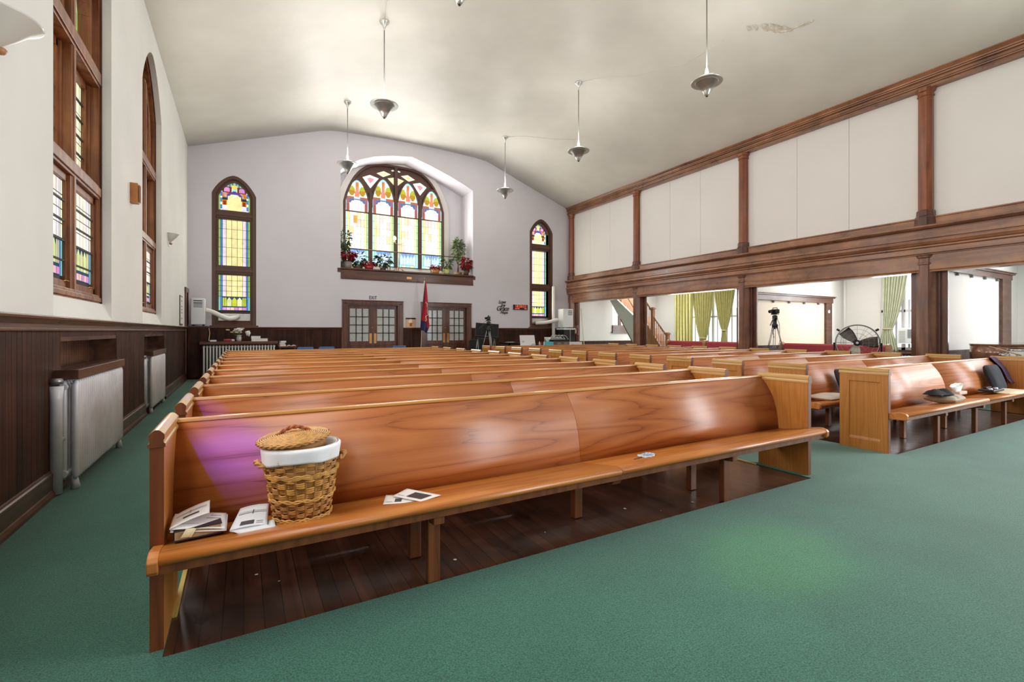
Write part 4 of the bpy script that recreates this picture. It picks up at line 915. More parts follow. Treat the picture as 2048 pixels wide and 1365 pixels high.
# things on the radiator shelf at the left back
RS=1.058
def onto(px,py=680,Y=15.58): return atY(px,py,Y).x
t=thing('flower_vase','vase of white and yellow artificial flowers on the long radiator shelf','vase',(onto(478),15.56,RS)); c=(onto(478),15.56)
MB().lathe([(.055,RS),(.065,RS+.03),(.07,RS+.10),(.055,RS+.15),(.075,RS+.18),(.065,RS+.17),(.05,RS+.14)],(c[0],c[1],0),16).build('vase',P('vase_glass','b9b4ae',.12,coat=.7),t)
random.seed(9); fl=MB(); fy=MB(); fs=MB()
for k in range(16):
    a=random.random()*6.28; r=.05+.16*random.random(); z=RS+.24+.14*random.random(); x=c[0]+r*cos(a)*1.2-.04; y=c[1]+r*sin(a)*.6
    fs.tube([(c[0],c[1],RS+.1),(c[0]+(x-c[0])*.4,c[1]+(y-c[1])*.4,RS+.2),(x,y,z)],.006,5)
    g=fl if k%3 else fy
    for j in range(5): b=j*1.256; g.lathe([(0,-.02),(.028,-.008),(.03,.01),(0,.022)],(x+.025*cos(b),y+.025*sin(b),z),7)
fl.build('white_blossom',whitem,t); fy.build('yellow_blossom',creamc,t); fs.build('stem',leaf,t)
m=MB()
for k in range(6): a=k*1.05; m.lathe([(0,0),(.02,.05),(.045,.12),(.02,.13),(0,.12)],(c[0]+.22+.03*cos(a),c[1]-.02+.02*sin(a),RS+.13+.03*k*.3),7)
m.build('lily',whitem,t)
def bookstack(items,grp=None):
    for lab,x,y,z,w,d,h,cov,rz in items:
        M=T(x,y,z)@RZ(rz); t=thing('book',lab,'book',(x,y,z),grp)
        a=MB(); a.M=M; a.box(-w/2,w/2,-d/2,d/2,0,.006); a.box(-w/2,w/2,-d/2,d/2,h-.006,h); a.box(-w/2,-w/2+.006,-d/2,d/2,0,h); a.build('cover',cov,t)
        b=MB(); b.M=M; b.box(-w/2+.006,w/2-.006,-d/2+.006,d/2-.006,.006,h-.006); b.build('pages',paper,t)
bookstack([('larger white book under the smaller one, right of the flower vase',onto(519),15.58,RS,.42,.24,.08,P('book_pale','d8cfc8',.6),.03),
 ('smaller white book on top of the larger one, right of the flower vase',onto(512),15.58,RS+.081,.24,.2,.07,white,-.05)],'books on the radiator shelf')
m=MB().box(onto(420),onto(433),15.5,15.66,RS,RS+.045); tag(m.build('router',white,loc=(onto(427),15.58,RS),bevel=.006),'flat white box with a cord at the left end of the radiator shelf','router')
m=MB(); m.lathe([(0,-.10),(.03,-.08),(.035,.05),(.02,.10),(0,.11)],(onto(455),15.56,RS+.036),12,axis=0); tag(m.build('bottle',redf,loc=(onto(455),15.56,RS)),'small red bottle lying on the radiator shelf left of the flowers','bottle')
m=MB(); m.lathe([(0,-.07),(.03,-.06),(.03,.05),(0,.07)],(onto(464),15.6,RS+.031),10,axis=0); tag(m.build('tissue_roll',white,loc=(onto(464),15.6,RS)),'small white roll beside the red bottle on the radiator shelf','roll')
# side table by the radiator
ax,bx_=onto(557,690,15.7),onto(592,690,15.7)
t=thing('side_table','small dark table with books and papers right of the long radiator','table',((ax+bx_)/2,15.75,.008))
MB().box(ax,bx_,15.55,15.95,.86,.90).build('tabletop',dark_x,t,bevel=.004)
for x in (ax+.04,bx_-.04):
    for y in (15.59,15.91): MB().box(x-.02,x+.02,y-.02,y+.02,.008,.86).build('leg',dark_z,t)
bookstack([('thick cream book at the bottom of the pile on the small dark table',ax+.1,15.72,.90,.17,.24,.06,creamc,.1),('grey book in the middle of the pile on the small dark table',ax+.1,15.72,.961,.16,.22,.045,pots,-.05),('white book on top of the pile on the small dark table',ax+.12,15.72,1.007,.15,.2,.05,white,.15)],'books on the small dark table')
m=MB(); m.grid(lambda a,b:(ax+.22+a*.26,15.6+b*.25,.902+.03*abs(sin(a*6))*(.5+b*.5)),12,4); tag(m.build('papers',paper,loc=(ax+.35,15.7,.9),solid=.003),'loose curling papers on the small dark table','papers')
# blue padded chairs
def chair(label,x,Y,first=[]):
    if first: return copy_tree(first[0],(x,Y,.008),label)
    t=thing('padded_chair',label,'chair',(x,Y,.008),'blue padded chairs behind the pews'); M=T(x,Y,.008)
    def q(): a=MB(); a.M=M; return a
    a=q(); a.box(-.23,.23,-.25,.2,.42,.49); a.build('seat',bluef,t,bevel=.03,bseg=3)
    a=q(); a.hexa([(-.225,.16,.60),(.225,.16,.60),(.225,.20,.60),(-.225,.20,.60)],[(-.215,.22,.875),(.215,.22,.875),(.215,.26,.875),(-.215,.26,.875)]); a.build('backrest',bluef,t,bevel=.022,bseg=3)
    for s in (-1,1):
        a=q(); a.tube([(s*.22,-.22,0),(s*.22,-.2,.42)],.012,6); a.build('leg',steel,t)
        a=q(); a.tube([(s*.22,.24,0),(s*.22,.18,.42),(s*.21,.25,.84)],.012,6); a.build('leg',steel,t)
    first.append(t); return t
cxs=[onto(613,692,14.9),onto(656,692,14.9),onto(803,692,14.9)]
for x,l in zip(cxs,['left one of two blue padded chairs side by side behind the last pew','blue padded chair right of the other of the pair behind the last pew','lone blue padded chair before the poster and flag']): chair(l,x,14.9)
# EXIT letters
m=MB(); text(m,'EXiT',.165,T(*(atY(746,599,YB-.006)))@FACE_S@Matrix.Diagonal((.78,1,1,1)),.006); tag(m.build('exit_sign',P('exit_ink','3a1c24',.6),loc=atY(746,594,YB-.006)),'dark EXIT lettering on the white wall above the left double door','sign')
# poster between the doors
t=thing('poster','peach coloured poster on the ledge between the two double doors','poster',atY(821,657,YB-.02)); A,B=atY(812,636,YB-.03),atY(831,657,YB-.03)
MB().box(A.x,B.x,YB-.03,YB-.015,1.478,A.z).build('sheet',P('poster_peach','e8b892',.7,noise=.12,nscale=9),t); MB().box(A.x-.005,B.x+.005,YB-.034,YB-.012,A.z-.05,A.z).build('top_strip',darkmetal,t)
m=MB(); cx=(A.x+B.x)/2; m.lathe([(0,0),(.10,0),(.10,.002),(0,.002)],(cx,YB-.032,1.68),18,axis=1); m.build('arch_motif',P('poster_light','f3d8bc',.7),t); MB().box(cx-.035,cx+.035,YB-.037,YB-.03,1.53,1.64).build('figure_motif',P('poster_rust','a8502c',.7),t)
# flag
t=thing('flag','furled red and navy flag with a white zigzag by the right double door','flag',(5.37,15.95,.008))
MB().tube([(5.37,15.95,.03),(5.545,15.98,3.13)],.016,8).build('pole',P('pole_pale','cfc2b4',.4),t); MB().lathe([(0,3.13),(.02,3.14),(.028,3.17),(.012,3.22),(0,3.26)],(5.548,15.98,0),10).build('finial',brass,t)
MB().lathe([(.16,.008),(.16,.03),(.05,.06),(.03,.12),(0,.12)],(5.37,15.95,0),16).build('base',darkmetal,t)
def fpos(a,b):
    z=3.06-b*1.78*(1-.08*(1-a)); px=5.37+(5.545-5.37)*(z/3.13); w=.02+.30*min(1,b*1.15)**.8
    if b>.86: w*=1-(b-.86)*2.2*a*.9
    x=px-.10*min(1,b*1.3)+a*w*1.05; return (x,15.90-.05*sin(a*11+b*2)*min(1,b*2)-.03*a,z)
NV,RD=H('33305a'),H('c02c34')
def fcol(a,b):
    if a<.16+.1*sin(b*7): return NV
    if b>.80 and a<.75-.0*b: return NV
    if b>.9: return NV
    return jit(RD,.05)
MB().grid(fpos,40,50,colfn=fcol).build('cloth',flagm,t,solid=.006)
zz=[(.55,.40),(.50,.42),(.74,.42),(.72,.50),(.93,.49),(.78,.58),(.95,.64),(.52,.70),(.66,.76),(.5,.80)]
m=MB(); m.tube([Vector(fpos(a,b))-Vector((0,.03,0)) for a,b in zz],.011,6); m.build('emblem',whitem,t)
# clock and lettering
A,B=atY(1027,609.5,YB-.04),atY(1055,620.5,YB-.04)
t=thing('digital_clock','red digital wall clock reading hours minutes seconds beside the right lancet window','clock',(A.x,YB,B.z))
MB().box(A.x,B.x,YB-.05,YB-.0,B.z,A.z).build('case',P('clock_case','3a1a14',.5),t,bevel=.004); MB().box(A.x+.03,B.x-.03,YB-.054,YB-.045,B.z+.02,A.z-.02).build('display',clockb,t)
m=MB(); text(m,'18:50:53',.155,T((A.x+B.x)/2,YB-.058,B.z+.088)@FACE_S,.003); m.build('digit',ledm,t)
m=MB()
for f in (.10,.17,.24,.31,.36,.76,.82,.88): m.box(A.x+(B.x-A.x)*f,A.x+(B.x-A.x)*(f+.045),YB-.06,YB-.054,B.z+.03,B.z+.06)
m.build('indicator',ledm,t)
t=thing('wall_lettering','dark metal script words mounted on the back wall left of the red clock','wall decoration',atY(1005,634,YB-.01))
for s,px,py,sz,sh in (('Love',1004,607.5,.19,.35),('Joy',1006,614,.19,.35),('Grace',1005,622,.27,.3),('Hope',1008,628,.17,.3)):
    m=MB(); text(m,s,sz,T(*atY(px,py,YB-.012))@FACE_S,.008,shear=sh,sp=.82); m.build('word',darkmetal,t)

# plants on the balcony ledge
def foliage(mb,c,rad,n,sz,seed,droop=.3,up=0):
    rn=random.Random(seed)
    for _ in range(n):
        a,b=rn.uniform(0,6.28),rn.uniform(-1,1); r=rn.uniform(.45,1)
        p=Vector((c[0]+rad[0]*r*math.sqrt(1-b*b)*cos(a),c[1]+rad[1]*r*math.sqrt(1-b*b)*sin(a),c[2]+rad[2]*r*b))
        d=Vector((p.x-c[0]+rn.uniform(-.1,.1),p.y-c[1]+rn.uniform(-.1,.1),(p.z-c[2])*.5+up-droop*rn.random()*.3))
        if d.length<1e-4: d=Vector((1,0,0))
        d.normalize(); L=sz*rn.uniform(.7,1.3); s=d.cross(Vector((rn.uniform(-.4,.4),rn.uniform(-.4,.4),1))).normalized()*L*.28; nrm=s.cross(d).normalized()*L*.08
        i=[mb._v(q) for q in (p,p+d*L*.45+s+nrm,p+d*L-nrm*2,p+d*L*.45-s+nrm)]; mb.idx(i)
def pot(mb,c,r0,r1,h): mb.lathe([(r0,0),(r1,h),(r1-.012,h),(r1-.02,h-.03),(0,h-.03)],c,16)
LZ=3.465
def plant(nm,label,px,Y,potm,r0,r1,h,leaves,group='plants on the balcony ledge',stems=None,potname='pot'):
    x=atY(px,520,Y).x; z=LZ if Y<16.39 else 3.44; t=thing(nm,label,'plant',(x,Y,z),group)
    m=MB(); pot(m,(x,Y,z),r0,r1,h); m.build(potname,potm,t)
    sb=MB(); rn=random.Random(int(px))
    for k,(mat,c,rad,n,sz,part) in enumerate(leaves):
        m=MB(); foliage(m,(x+c[0],Y+c[1],z+c[2]),rad,n,sz,int(px)+k); m.build(part,mat,t,fix=False)
        for j in range(5): sb.tube([(x+rn.uniform(-.03,.03),Y+rn.uniform(-.03,.03),z+h-.03),(x+c[0]*.5,Y,z+h+(c[2]-h)*.5),(x+c[0]+rad[0]*rn.uniform(-.5,.5),Y+c[1]+rad[1]*rn.uniform(-.5,.5),z+c[2]+rad[2]*rn.uniform(-.3,.5))],.008,5)
    sb.build('stem',stemb if nm!='potted_plant' else leaf,t); return t
plant('potted_tree','tall dark leafy potted tree at the left end of the balcony ledge',688,16.75,pots,.11,.14,.26,[(leafd,(.04,0,.98),(.2,.2,.36),150,.12,'foliage'),(leafl,(.0,0,.6),(.16,.16,.28),60,.11,'foliage')])
plant('poinsettia','big red poinsettia in a grey pot at the left end of the balcony ledge',696,16.5,pots,.10,.13,.24,[(redleaf,(0,0,.46),(.21,.18,.16),150,.14,'bract'),(leafd,(0,0,.34),(.19,.16,.08),40,.12,'foliage')])
plant('potted_plant','leafy green plant in a low bowl between two red poinsettias on the ledge',716,16.62,potb,.12,.17,.12,[(leafd,(.03,0,.36),(.24,.18,.22),70,.17,'foliage')])
plant('poinsettia','low red poinsettia wrapped in red foil on the left half of the ledge',738,16.5,foilr,.12,.17,.17,[(redleaf,(0,0,.24),(.20,.16,.07),90,.12,'bract')],potname='foil_wrap')
plant('potted_plant','broad leaved green plant left of the brass lamp on the ledge',766,16.6,potb,.08,.11,.13,[(leafd,(0,0,.38),(.27,.2,.2),60,.2,'foliage')])
plant('poinsettia','low red poinsettia in gold foil right of the brass lamp on the ledge',871,16.45,foilg,.11,.16,.16,[(redleaf,(0,0,.26),(.2,.16,.09),90,.12,'bract')],potname='foil_wrap')
plant('potted_plant','green plant in a pale yellow foil pot on the right half of the ledge',893,16.46,foily,.09,.13,.2,[(leaf,(0,0,.42),(.22,.17,.25),70,.16,'foliage')],potname='foil_wrap')
plant('potted_tree','tall bushy pale green potted tree at the right end of the balcony ledge',916,16.8,wick,.14,.16,.16,[(leafl,(0,0,1.02),(.24,.22,.46),260,.12,'foliage'),(leaf,(.02,0,1.25),(.2,.2,.2),90,.12,'foliage')],potname='basket')
plant('poinsettia','big red poinsettia in a brown pot at the right end of the balcony ledge',932,16.47,potb,.09,.12,.26,[(redleaf,(0,0,.46),(.23,.18,.19),170,.14,'bract'),(leafd,(0,0,.3),(.14,.12,.06),24,.12,'foliage')])
# brass rail
t=thing('ledge_rail','thin brass rail on posts along the balcony ledge before the big window','railing',(5.2,16.62,3.44))
MB().tube([(2.84,16.62,4.15),(7.56,16.62,4.15)],.015,8).build('rail',P('rail_brass','7a6046',.4,metal=.6),t)
for px in (700,780,862,929):
    x=atY(px,520,16.62).x; MB().tube([(x,16.62,3.44),(x,16.62,4.15)],.013,6).build('post',MATS['rail_brass'],t)
# brass floor lamp
x=atY(798,540,16.42).x
t=thing('brass_lamp','brass candelabra lamp with glowing bulbs standing on the ledge before the big window','lamp',(x,16.42,3.465))
m=MB()
for k in range(5): a=k*2*PI/5+.3; m.tube([(x,16.42,3.60),(x+.10*cos(a),16.42+.05*sin(a),3.54),(x+.2*cos(a),16.42+.09*sin(a),3.475)],.011,6)
m.build('foot',brass,t); MB().tube([(x,16.42,3.56),(x,16.42,4.42)],.012,8).build('stem',brass,t)
m=MB(); m.tube([(x-.16,16.42,4.50),(x-.13,16.42,4.43),(x,16.42,4.40),(x+.13,16.42,4.43),(x+.16,16.42,4.48)],.01,6); m.build('arm',brass,t)
for s,z in ((-1,4.50),(1,4.46)):
    c=(x+s*.16,16.42,z); MB().lathe([(.05,-.02),(.02,0),(.02,.03)],c,10).build('candle_cup',brass,t); MB().lathe([(.02,.03),(.06,.07),(.065,.11),(.04,.16),(0,.19)],c,12).build('bulb',bulb,t)
# ============================================================ right rear corner
def tripod(label,c,zh,spread,leg_z,cam_kind,rz):
    """c ground centre, zh height of the head"""
    t=thing('video_tripod',label,'tripod',(c[0],c[1],.008)); x,y=c; zt=zh-.55
    for k in range(3):
        a=rz+k*2*PI/3; f=Vector((x+spread*cos(a),y+spread*sin(a),.012)); h=Vector((x+.05*cos(a),y+.05*sin(a),zt)); kn=f.lerp(h,.42)
        n=Vector((-sin(a),cos(a),0))*.022
        L=MB().tube([f,kn],[.012,.014],6).build('leg',steel,t)
        m=MB(); m.tube([kn+n,h+n],.010,6); m.tube([kn-n,h-n],.010,6); m.build('upper_tube',steel,L)
        MB().cbox(kn,(.06,.06,.07)).build('leg_clamp',black,L)
    m=MB()
    for k in range(3):
        a=rz+k*2*PI/3; f=Vector((x+spread*cos(a),y+spread*sin(a),.012)); h=Vector((x+.05*cos(a),y+.05*sin(a),zt)); m.tube([f.lerp(h,.42),Vector((x,y,f.lerp(h,.42).z+.06))],.01,6)
    m.build('spreader',black,t)
    MB().lathe([(.0,zt-.08),(.04,zt-.06),(.075,zt),(.08,zt+.04),(.05,zt+.07),(.05,zt+.18),(.065,zt+.2),(.065,zt+.28),(0,zt+.3)],(x,y,0),14).build('head',black,t)
    d=Vector((-.78,-.25,0)).normalized(); MB().tube([Vector((x,y,zt+.24)),Vector((x,y,zt+.17))+d*.22,Vector((x,y,zt+.02))+d*.46],.012,6).build('pan_handle',black,t)
    z=zt+.30
    m=MB(); m.cbox((x,y,z+.02),(.10,.16,.03)); m.build('quick_plate',black,t)
    C=thing('video_camera','black video camera on the '+' '.join(label.split(',')[0].split()[:8]),'camera',(x,y,z+.036)); M=T(x,y,z+.036)@RZ(-.35)@Matrix.Scale(.72,4)
    def q(): a=MB(); a.M=M; return a
    a=q(); a.box(-.075,.075,-.16,.14,.0,.16); a.build('body',black,C,bevel=.02,bseg=3)
    a=q(); a.lathe([(.05,-.30),(.062,-.28),(.058,-.16),(.05,-.14)],(0,0,.085),16,axis=1); a.build('lens',darkmetal,C)
    a=q(); a.tube([(0,-.12,.16),(0,-.10,.21),(0,.10,.21),(0,.12,.16)],.014,6); a.build('handle',black,C)
    a=q(); a.box(-.17,-.08,-.06,.06,.03,.13); a.build('flip_screen',darkmetal,C,bevel=.006)
    m=MB(); m.tube([Vector((x,y,z+.1)),Vector((x-.26,y-.1,z-.1)),Vector((x-.30,y-.1,z-.4)),Vector((x-.12,y-.05,zt-.3))],.006,5); m.tube([Vector((x+.05,y,z)),Vector((x+.2,y,z-.25)),Vector((x+.22,y,z-.7)),Vector((x+.1,y,z-.9))],.006,5); m.build('cable',black,t)
    return t
A=ray(1550,650); s=7.45/A[1]; tripod('tall video tripod in the side aisle before the cream panel, right of the bluish post',(A[0]*s,7.45),2.03,.42,.8,0,-.6)
A=ray(977,650); s=13.9/A[1]; tripod('shorter video tripod in front of the tilted television by the right double door',(A[0]*s,13.9),1.93,.40,.8,0,.5)
# television on its stand
c=atY(974,661,14.6)
t=thing('television','black flat screen television leaning on a stand right of the double doors','television',(c.x,14.6,c.z-.3)); M=T(c.x,14.6,c.z)@RZ(-.42)@RY(.07)@RX(-.36)
def q(): a=MB(); a.M=M; return a
a=q(); a.box(-.40,.40,-.02,.04,-.25,.25); a.build('frame',black,t,bevel=.006); a=q(); a.box(-.375,.375,-.024,-.018,-.215,.225); a.build('screen',screen,t); a=q(); a.box(-.05,.05,-.026,-.02,-.238,-.228); a.build('badge',steel,t)
t=thing('television_stand','thin metal legged stand holding the leaning television','stand',(c.x,14.65,.008))
for s_ in (-.34,.30): 
    MB().tube([(c.x+s_,14.62,c.z-.26),(c.x+s_*1.08,14.45,.01)],.014,6).build('leg',steel,t); MB().tube([(c.x+s_,14.62,c.z-.26),(c.x+s_*1.0,15.0,.01)],.014,6).build('leg',steel,t)
MB().box(c.x-.40,c.x+.36,14.50,14.62,c.z-.295,c.z-.265).build('ledge',black,t)
# black office chair
t=thing('office_chair','black padded chair half hidden under the television','chair',(c.x+.05,15.45,.008)); X=c.x+.05
MB().grid(lambda i,j:(X-.25+.5*i,15.62+.06*cos((i-.5)*2.4)-.06,.62+.45*j-.05*(2*i-1)**2*j),10,8).build('backrest',blackc,t,solid=.07); MB().box(X-.26,X+.26,15.20,15.60,.44,.53).build('seat',blackc,t,bevel=.03)
MB().tube([(X,15.42,.1),(X,15.42,.44)],.025,8).build('column',darkmetal,t)
for k in range(5): a=k*1.2566; MB().tube([(X,15.42,.13),(X+.28*cos(a),15.42+.28*sin(a),.03)],[.02,.018],6).build('leg',black,t)
# round tray table
c=atY(1019,684,15.4)
t=thing('tray_table','small dark tray table with white papers left of the white board','table',(c.x,15.4,.008))
MB().lathe([(.30,c.z-.07),(.38,c.z-.04),(.39,c.z-.015),(.36,c.z-.03),(0,c.z-.045)],(c.x,15.4,0),24).build('tray',black,t); MB().tube([(c.x,15.4,.03),(c.x,15.4,c.z-.05)],.03,8).build('column',darkmetal,t); MB().lathe([(.24,.01),(.24,.03),(.03,.06),(0,.06)],(c.x,15.4,0),18).build('base',darkmetal,t)
m=MB(); 
for k in range(5): m.cbox((c.x-.12+.06*k,15.4-.08+.04*k,c.z-.028+.004*k),(.2,.28,.004))
tag(m.build('paper_stack',paper,loc=(c.x,15.4,c.z-.03)),'white papers spread on the small dark tray table','papers')
# long work table with things
tz=atY(1060,693,14.4).z; xa,xb=atY(1038,693,14.4).x,atY(1166,693,14.4).x
t=thing('folding_table','long folding table behind the last right pews, crowded with boxes and equipment','table',((xa+xb)/2,14.5,.008))
MB().box(xa,xb,14.15,14.9,tz-.04,tz).build('tabletop',P('table_grey','a8a49e',.6),t,bevel=.004)
for x in (xa+.12,xb-.12):
    for y in (14.22,14.83): MB().tube([(x,y,.01),(x,y,tz-.04)],.016,6).build('leg',steel,t)
def onT(p,Y=14.4): return atY(p,690,Y).x
x0,x1=onT(1041),onT(1071); zt=atY(1055,671,14.4).z
t=thing('white_board','white board leaning on the long table right of the tray table','board',((x0+x1)/2,14.4,tz)); MB().hexa([(x0,14.38,tz),(x1,14.38,tz),(x1,14.41,tz),(x0,14.41,tz)],[(x0+.02,14.48,zt),(x1-.0,14.48,zt),(x1,14.51,zt),(x0+.02,14.51,zt)]).build('panel',white,t,bevel=.004); MB().lathe([(0,0),(.035,0),(.035,.002),(0,.002)],(x0+.12,14.41,tz+.17),12,axis=1).build('mark',P('board_mark','c9c7b4',.7),t)
MB().tube([(x0+.42,14.36,tz+.004),(x0+.46,14.36,tz+.08),(x0+.56,14.36,tz+.08),(x0+.6,14.36,tz+.004)],.006,5).build('wire_foot',darkmetal,t)
for k,(p,h,mt) in enumerate(((1073,.12,darkmetal),(1076,.17,creamc),(1079,.15,redf),(1082,.17,black),(1085,.16,white))):
    x=onT(p); o=MB().lathe([(.03,0),(.032,h*.65),(.014,h*.78),(.014,h),(0,h)],(x,14.3,tz),10).build('bottle',mt,loc=(x,14.3,tz)); tag(o,['small dark','small cream','small red capped','small black','small white'][k]+' bottle between the white board and the teal box','bottle',group='small bottles on the long table')
x0,x1=onT(1087),onT(1101)
t=thing('tissue_box','teal tissue box with a white tissue on the long table','tissue box',((x0+x1)/2,14.3,tz)); MB().box(x0,x1,14.2,14.4,tz,tz+.15).build('carton',teal,t,bevel=.004)
def tissue(mb,c,r,h,seed):
    rn=random.Random(seed); ph=[rn.uniform(0,6) for _ in range(3)]
    mb.lathe([(r*.25,0),(r*.6,h*.35),(r,h*.8),(r*1.05,h)],c,20,caps=False)
m=MB(); n=24
m.grid(lambda i,j:((x0+x1)/2-.03+(.02+.10*j)*cos(i*2*PI)*(1+.25*sin(i*6*PI)),14.3+(.02+.06*j)*sin(i*2*PI),tz+.15+.14*j*(1+.2*sin(i*4*PI+1))),n,5); m.build('tissue',paper,t,solid=.002)
x0,x1=onT(1100),onT(1136)
t=thing('equipment_case','brown and black equipment case right of the teal tissue box','case',((x0+x1)/2,14.4,tz)); MB().box(x0+.1,x1-.02,14.3,14.6,tz,tz+.17).build('body',P('case_brown','77605a',.6,noise=.15),t,bevel=.008); MB().box(x0+.08,x1,14.28,14.62,tz+.17,tz+.235).build('lid',black,t,bevel=.012); MB().box(x0-.02,x0+.1,14.3,14.55,tz,tz+.16).build('side_pouch',black,t,bevel=.02)
for k in range(2): MB().box(x0+.26+.3*k,x0+.42+.3*k,14.292,14.301,tz+.06,tz+.12).build('latch_plate',grey,t)
x0,x1=onT(1092,14.75),onT(1126,14.75)
t=thing('mixing_console','grey sound mixer at the back of the long table','mixer',((x0+x1)/2,14.75,tz)); MB().hexa([(x0,14.62,tz),(x1,14.62,tz),(x1,14.88,tz),(x0,14.88,tz)],[(x0,14.62,tz+.24),(x1,14.62,tz+.24),(x1,14.88,tz+.32),(x0,14.88,tz+.32)]).build('body',P('mixer_grey','8d9a9a',.5),t,bevel=.006)
m=MB(); random.seed(4)
for k in range(14): m.lathe([(.012,0),(.012,.03),(0,.03)],(x0+.06+.06*k,14.68,tz+.255),8)
m.build('fader_knob',black,t); m=MB()
for k in range(4): m.tube([(x0+.2+.15*k,14.75,tz+.29),(x0+.25+.15*k,14.7,tz+.40),(x0+.4+.15*k,14.66,tz+.36),(x0+.5+.15*k,14.6,tz+.2)],.008,5)
m.build('cable',whitem,t)
x0,x1=onT(1136),onT(1161)
t=thing('carton','flat white carton at the right end of the long table','box',((x0+x1)/2,14.4,tz)); MB().box(x0,x1,14.3,14.6,tz,tz+.13).build('body',white,t,bevel=.004); MB().box(x0+.1,x0+.2,14.296,14.3,tz+.03,tz+.05).build('print_mark',inkg,t)
# extinguisher and stick by the corner post
c=atX(1157,652,12.05); X,Y=11.97,c.y
t=thing('fire_extinguisher','dark red fire extinguisher hung on the corner post by the long table','fire extinguisher',(X,Y,1.12))
MB().lathe([(0,1.14),(.065,1.15),(.07,1.19),(.07,1.50),(.05,1.57),(.022,1.60),(0,1.60)],(X,Y,0),14).build('cylinder',redext,t); MB().tube([(X,Y,1.60),(X,Y,1.68),(X-.08,Y-.05,1.70)],.014,6).build('valve_handle',black,t); MB().box(X-.075,X-.06,Y-.05,Y+.05,1.25,1.42).build('label_plate',creamc,t); MB().tube([(X,Y-.03,1.63),(X-.06,Y-.10,1.55),(X-.05,Y-.09,1.3)],.012,6).build('hose',black,t)
a,b=atY(1162,618,15.9),atY(1169,700,15.2)
o=MB().tube([a,b,b+(b-a)*.75],.014,6).build('window_pole',P('pole_wood','d9cfa4',.6),loc=b); tag(o,'long pale wooden pole leaning beside the first gallery opening','pole')

# ============================================================ side aisle things
cx,cy,czf=11.40,5.13,1.10; dirv=Vector((-cx,-cy,0)).normalized(); ang=math.atan2(dirv.y,dirv.x)
t=thing('drum_fan','large black drum fan standing at the right ends of the pews','fan',(cx,cy,.008)); M=T(cx,cy,czf)@RZ(ang)   # axis along local +x (towards the nave)
def q(): a=MB(); a.M=M; return a
a=q(); a.lathe([(.375,-.13),(.385,-.135),(.390,-.12),(.390,.12),(.385,.135),(.375,.13)],(0,0,0),40,axis=0,caps=False); a.build('drum_shell',darkmetal,t,solid=.004)
a=q()
for k in range(16): g=k*PI/8; a.tube([(.135,.06*cos(g),.06*sin(g)),(.135,.38*cos(g),.38*sin(g))],.0022,4)
for r in (.10,.2,.29,.375): a.tube([(.135,r*cos(k*PI/20),r*sin(k*PI/20)) for k in range(41)],.0028 if r<.37 else .01,4)
a.build('front_guard',steel,t)
a=q()
for k in range(12): g=k*PI/6; a.tube([(-.135,.05*cos(g),.05*sin(g)),(-.135,.38*cos(g),.38*sin(g))],.0022,4)
a.build('rear_guard',steel,t)
a=q(); a.lathe([(0,.08),(.05,.078),(.065,.05),(.07,-.04),(.05,-.13),(0,-.13)],(0,0,0),18,axis=0); a.build('hub',black,t); a=q(); a.lathe([(0,.082),(.025,.082),(.025,.079),(0,.079)],(0,0,0),12,axis=0); a.build('hub_cap',silver,t)
for k,(g,mt) in enumerate(((2.30,grey),(.06,darkmetal),(-1.80,P('blade_pale','c6c3b6',.5)))):
    a=q(); a.M=M@Matrix.Rotation(g,4,'X')
    a.grid(lambda i,j:(.03+(-.10+.13*j)*(.6+.3*i)+.03*i,.05+.30*i,(j-.5)*(.10+.13*math.sin(i*PI*.62))),8,5); a.build('blade',P('blade_grey','6b6660',.45) if k<2 and 'blade_grey' not in MATS else (MATS['blade_grey'] if k<2 else mt),t,solid=.004)
a=q(); a.tube([(0,.41,0),(0,.41,-.55),(0,.41,-1.05)],.018,8); a.tube([(0,-.41,0),(0,-.41,-1.05)],.018,8); a.tube([(0,-.41,-.9),(0,.41,-.9)],.018,8); a.tube([(-.25,.41,-1.06),(.25,.41,-1.06)],.02,8); a.tube([(-.25,-.41,-1.06),(.25,-.41,-1.06)],.02,8); a.build('stand_frame',darkmetal,t)
for g in (PI*.22,PI*.78): 
    a=q(); a.tube([(0,.40*cos(g),.40*sin(g)),(0,.47*cos(g),.46*sin(g))],.022,8); a.build('grip',black,t)
# chrome walker frame
A=ray(1536,700); s_=9.3/A[1]; wx,wy=A[0]*s_,9.3
t=thing('walker','chrome tube walking frame behind the fifth right pew below the tall tripod','walking frame',(wx,wy,.008))
for d in (0,.45): 
    M=T(wx,wy+d*.8,.008); a=MB(); a.M=M; a.tube([(-.2,0,0),(-.17,0,.88),(-.13,0,.92),(.13,0,.92),(.17,0,.88),(.2,0,0)],.014,8); a.build('side_frame',chrome,t)
a=MB(); a.M=T(wx,wy,.008); a.tube([(.17,0,.6),(.17,.36,.6)],.012,6); a.tube([(.19,0,.3),(.19,.36,.3)],.012,6); a.build('cross_bar',chrome,t)
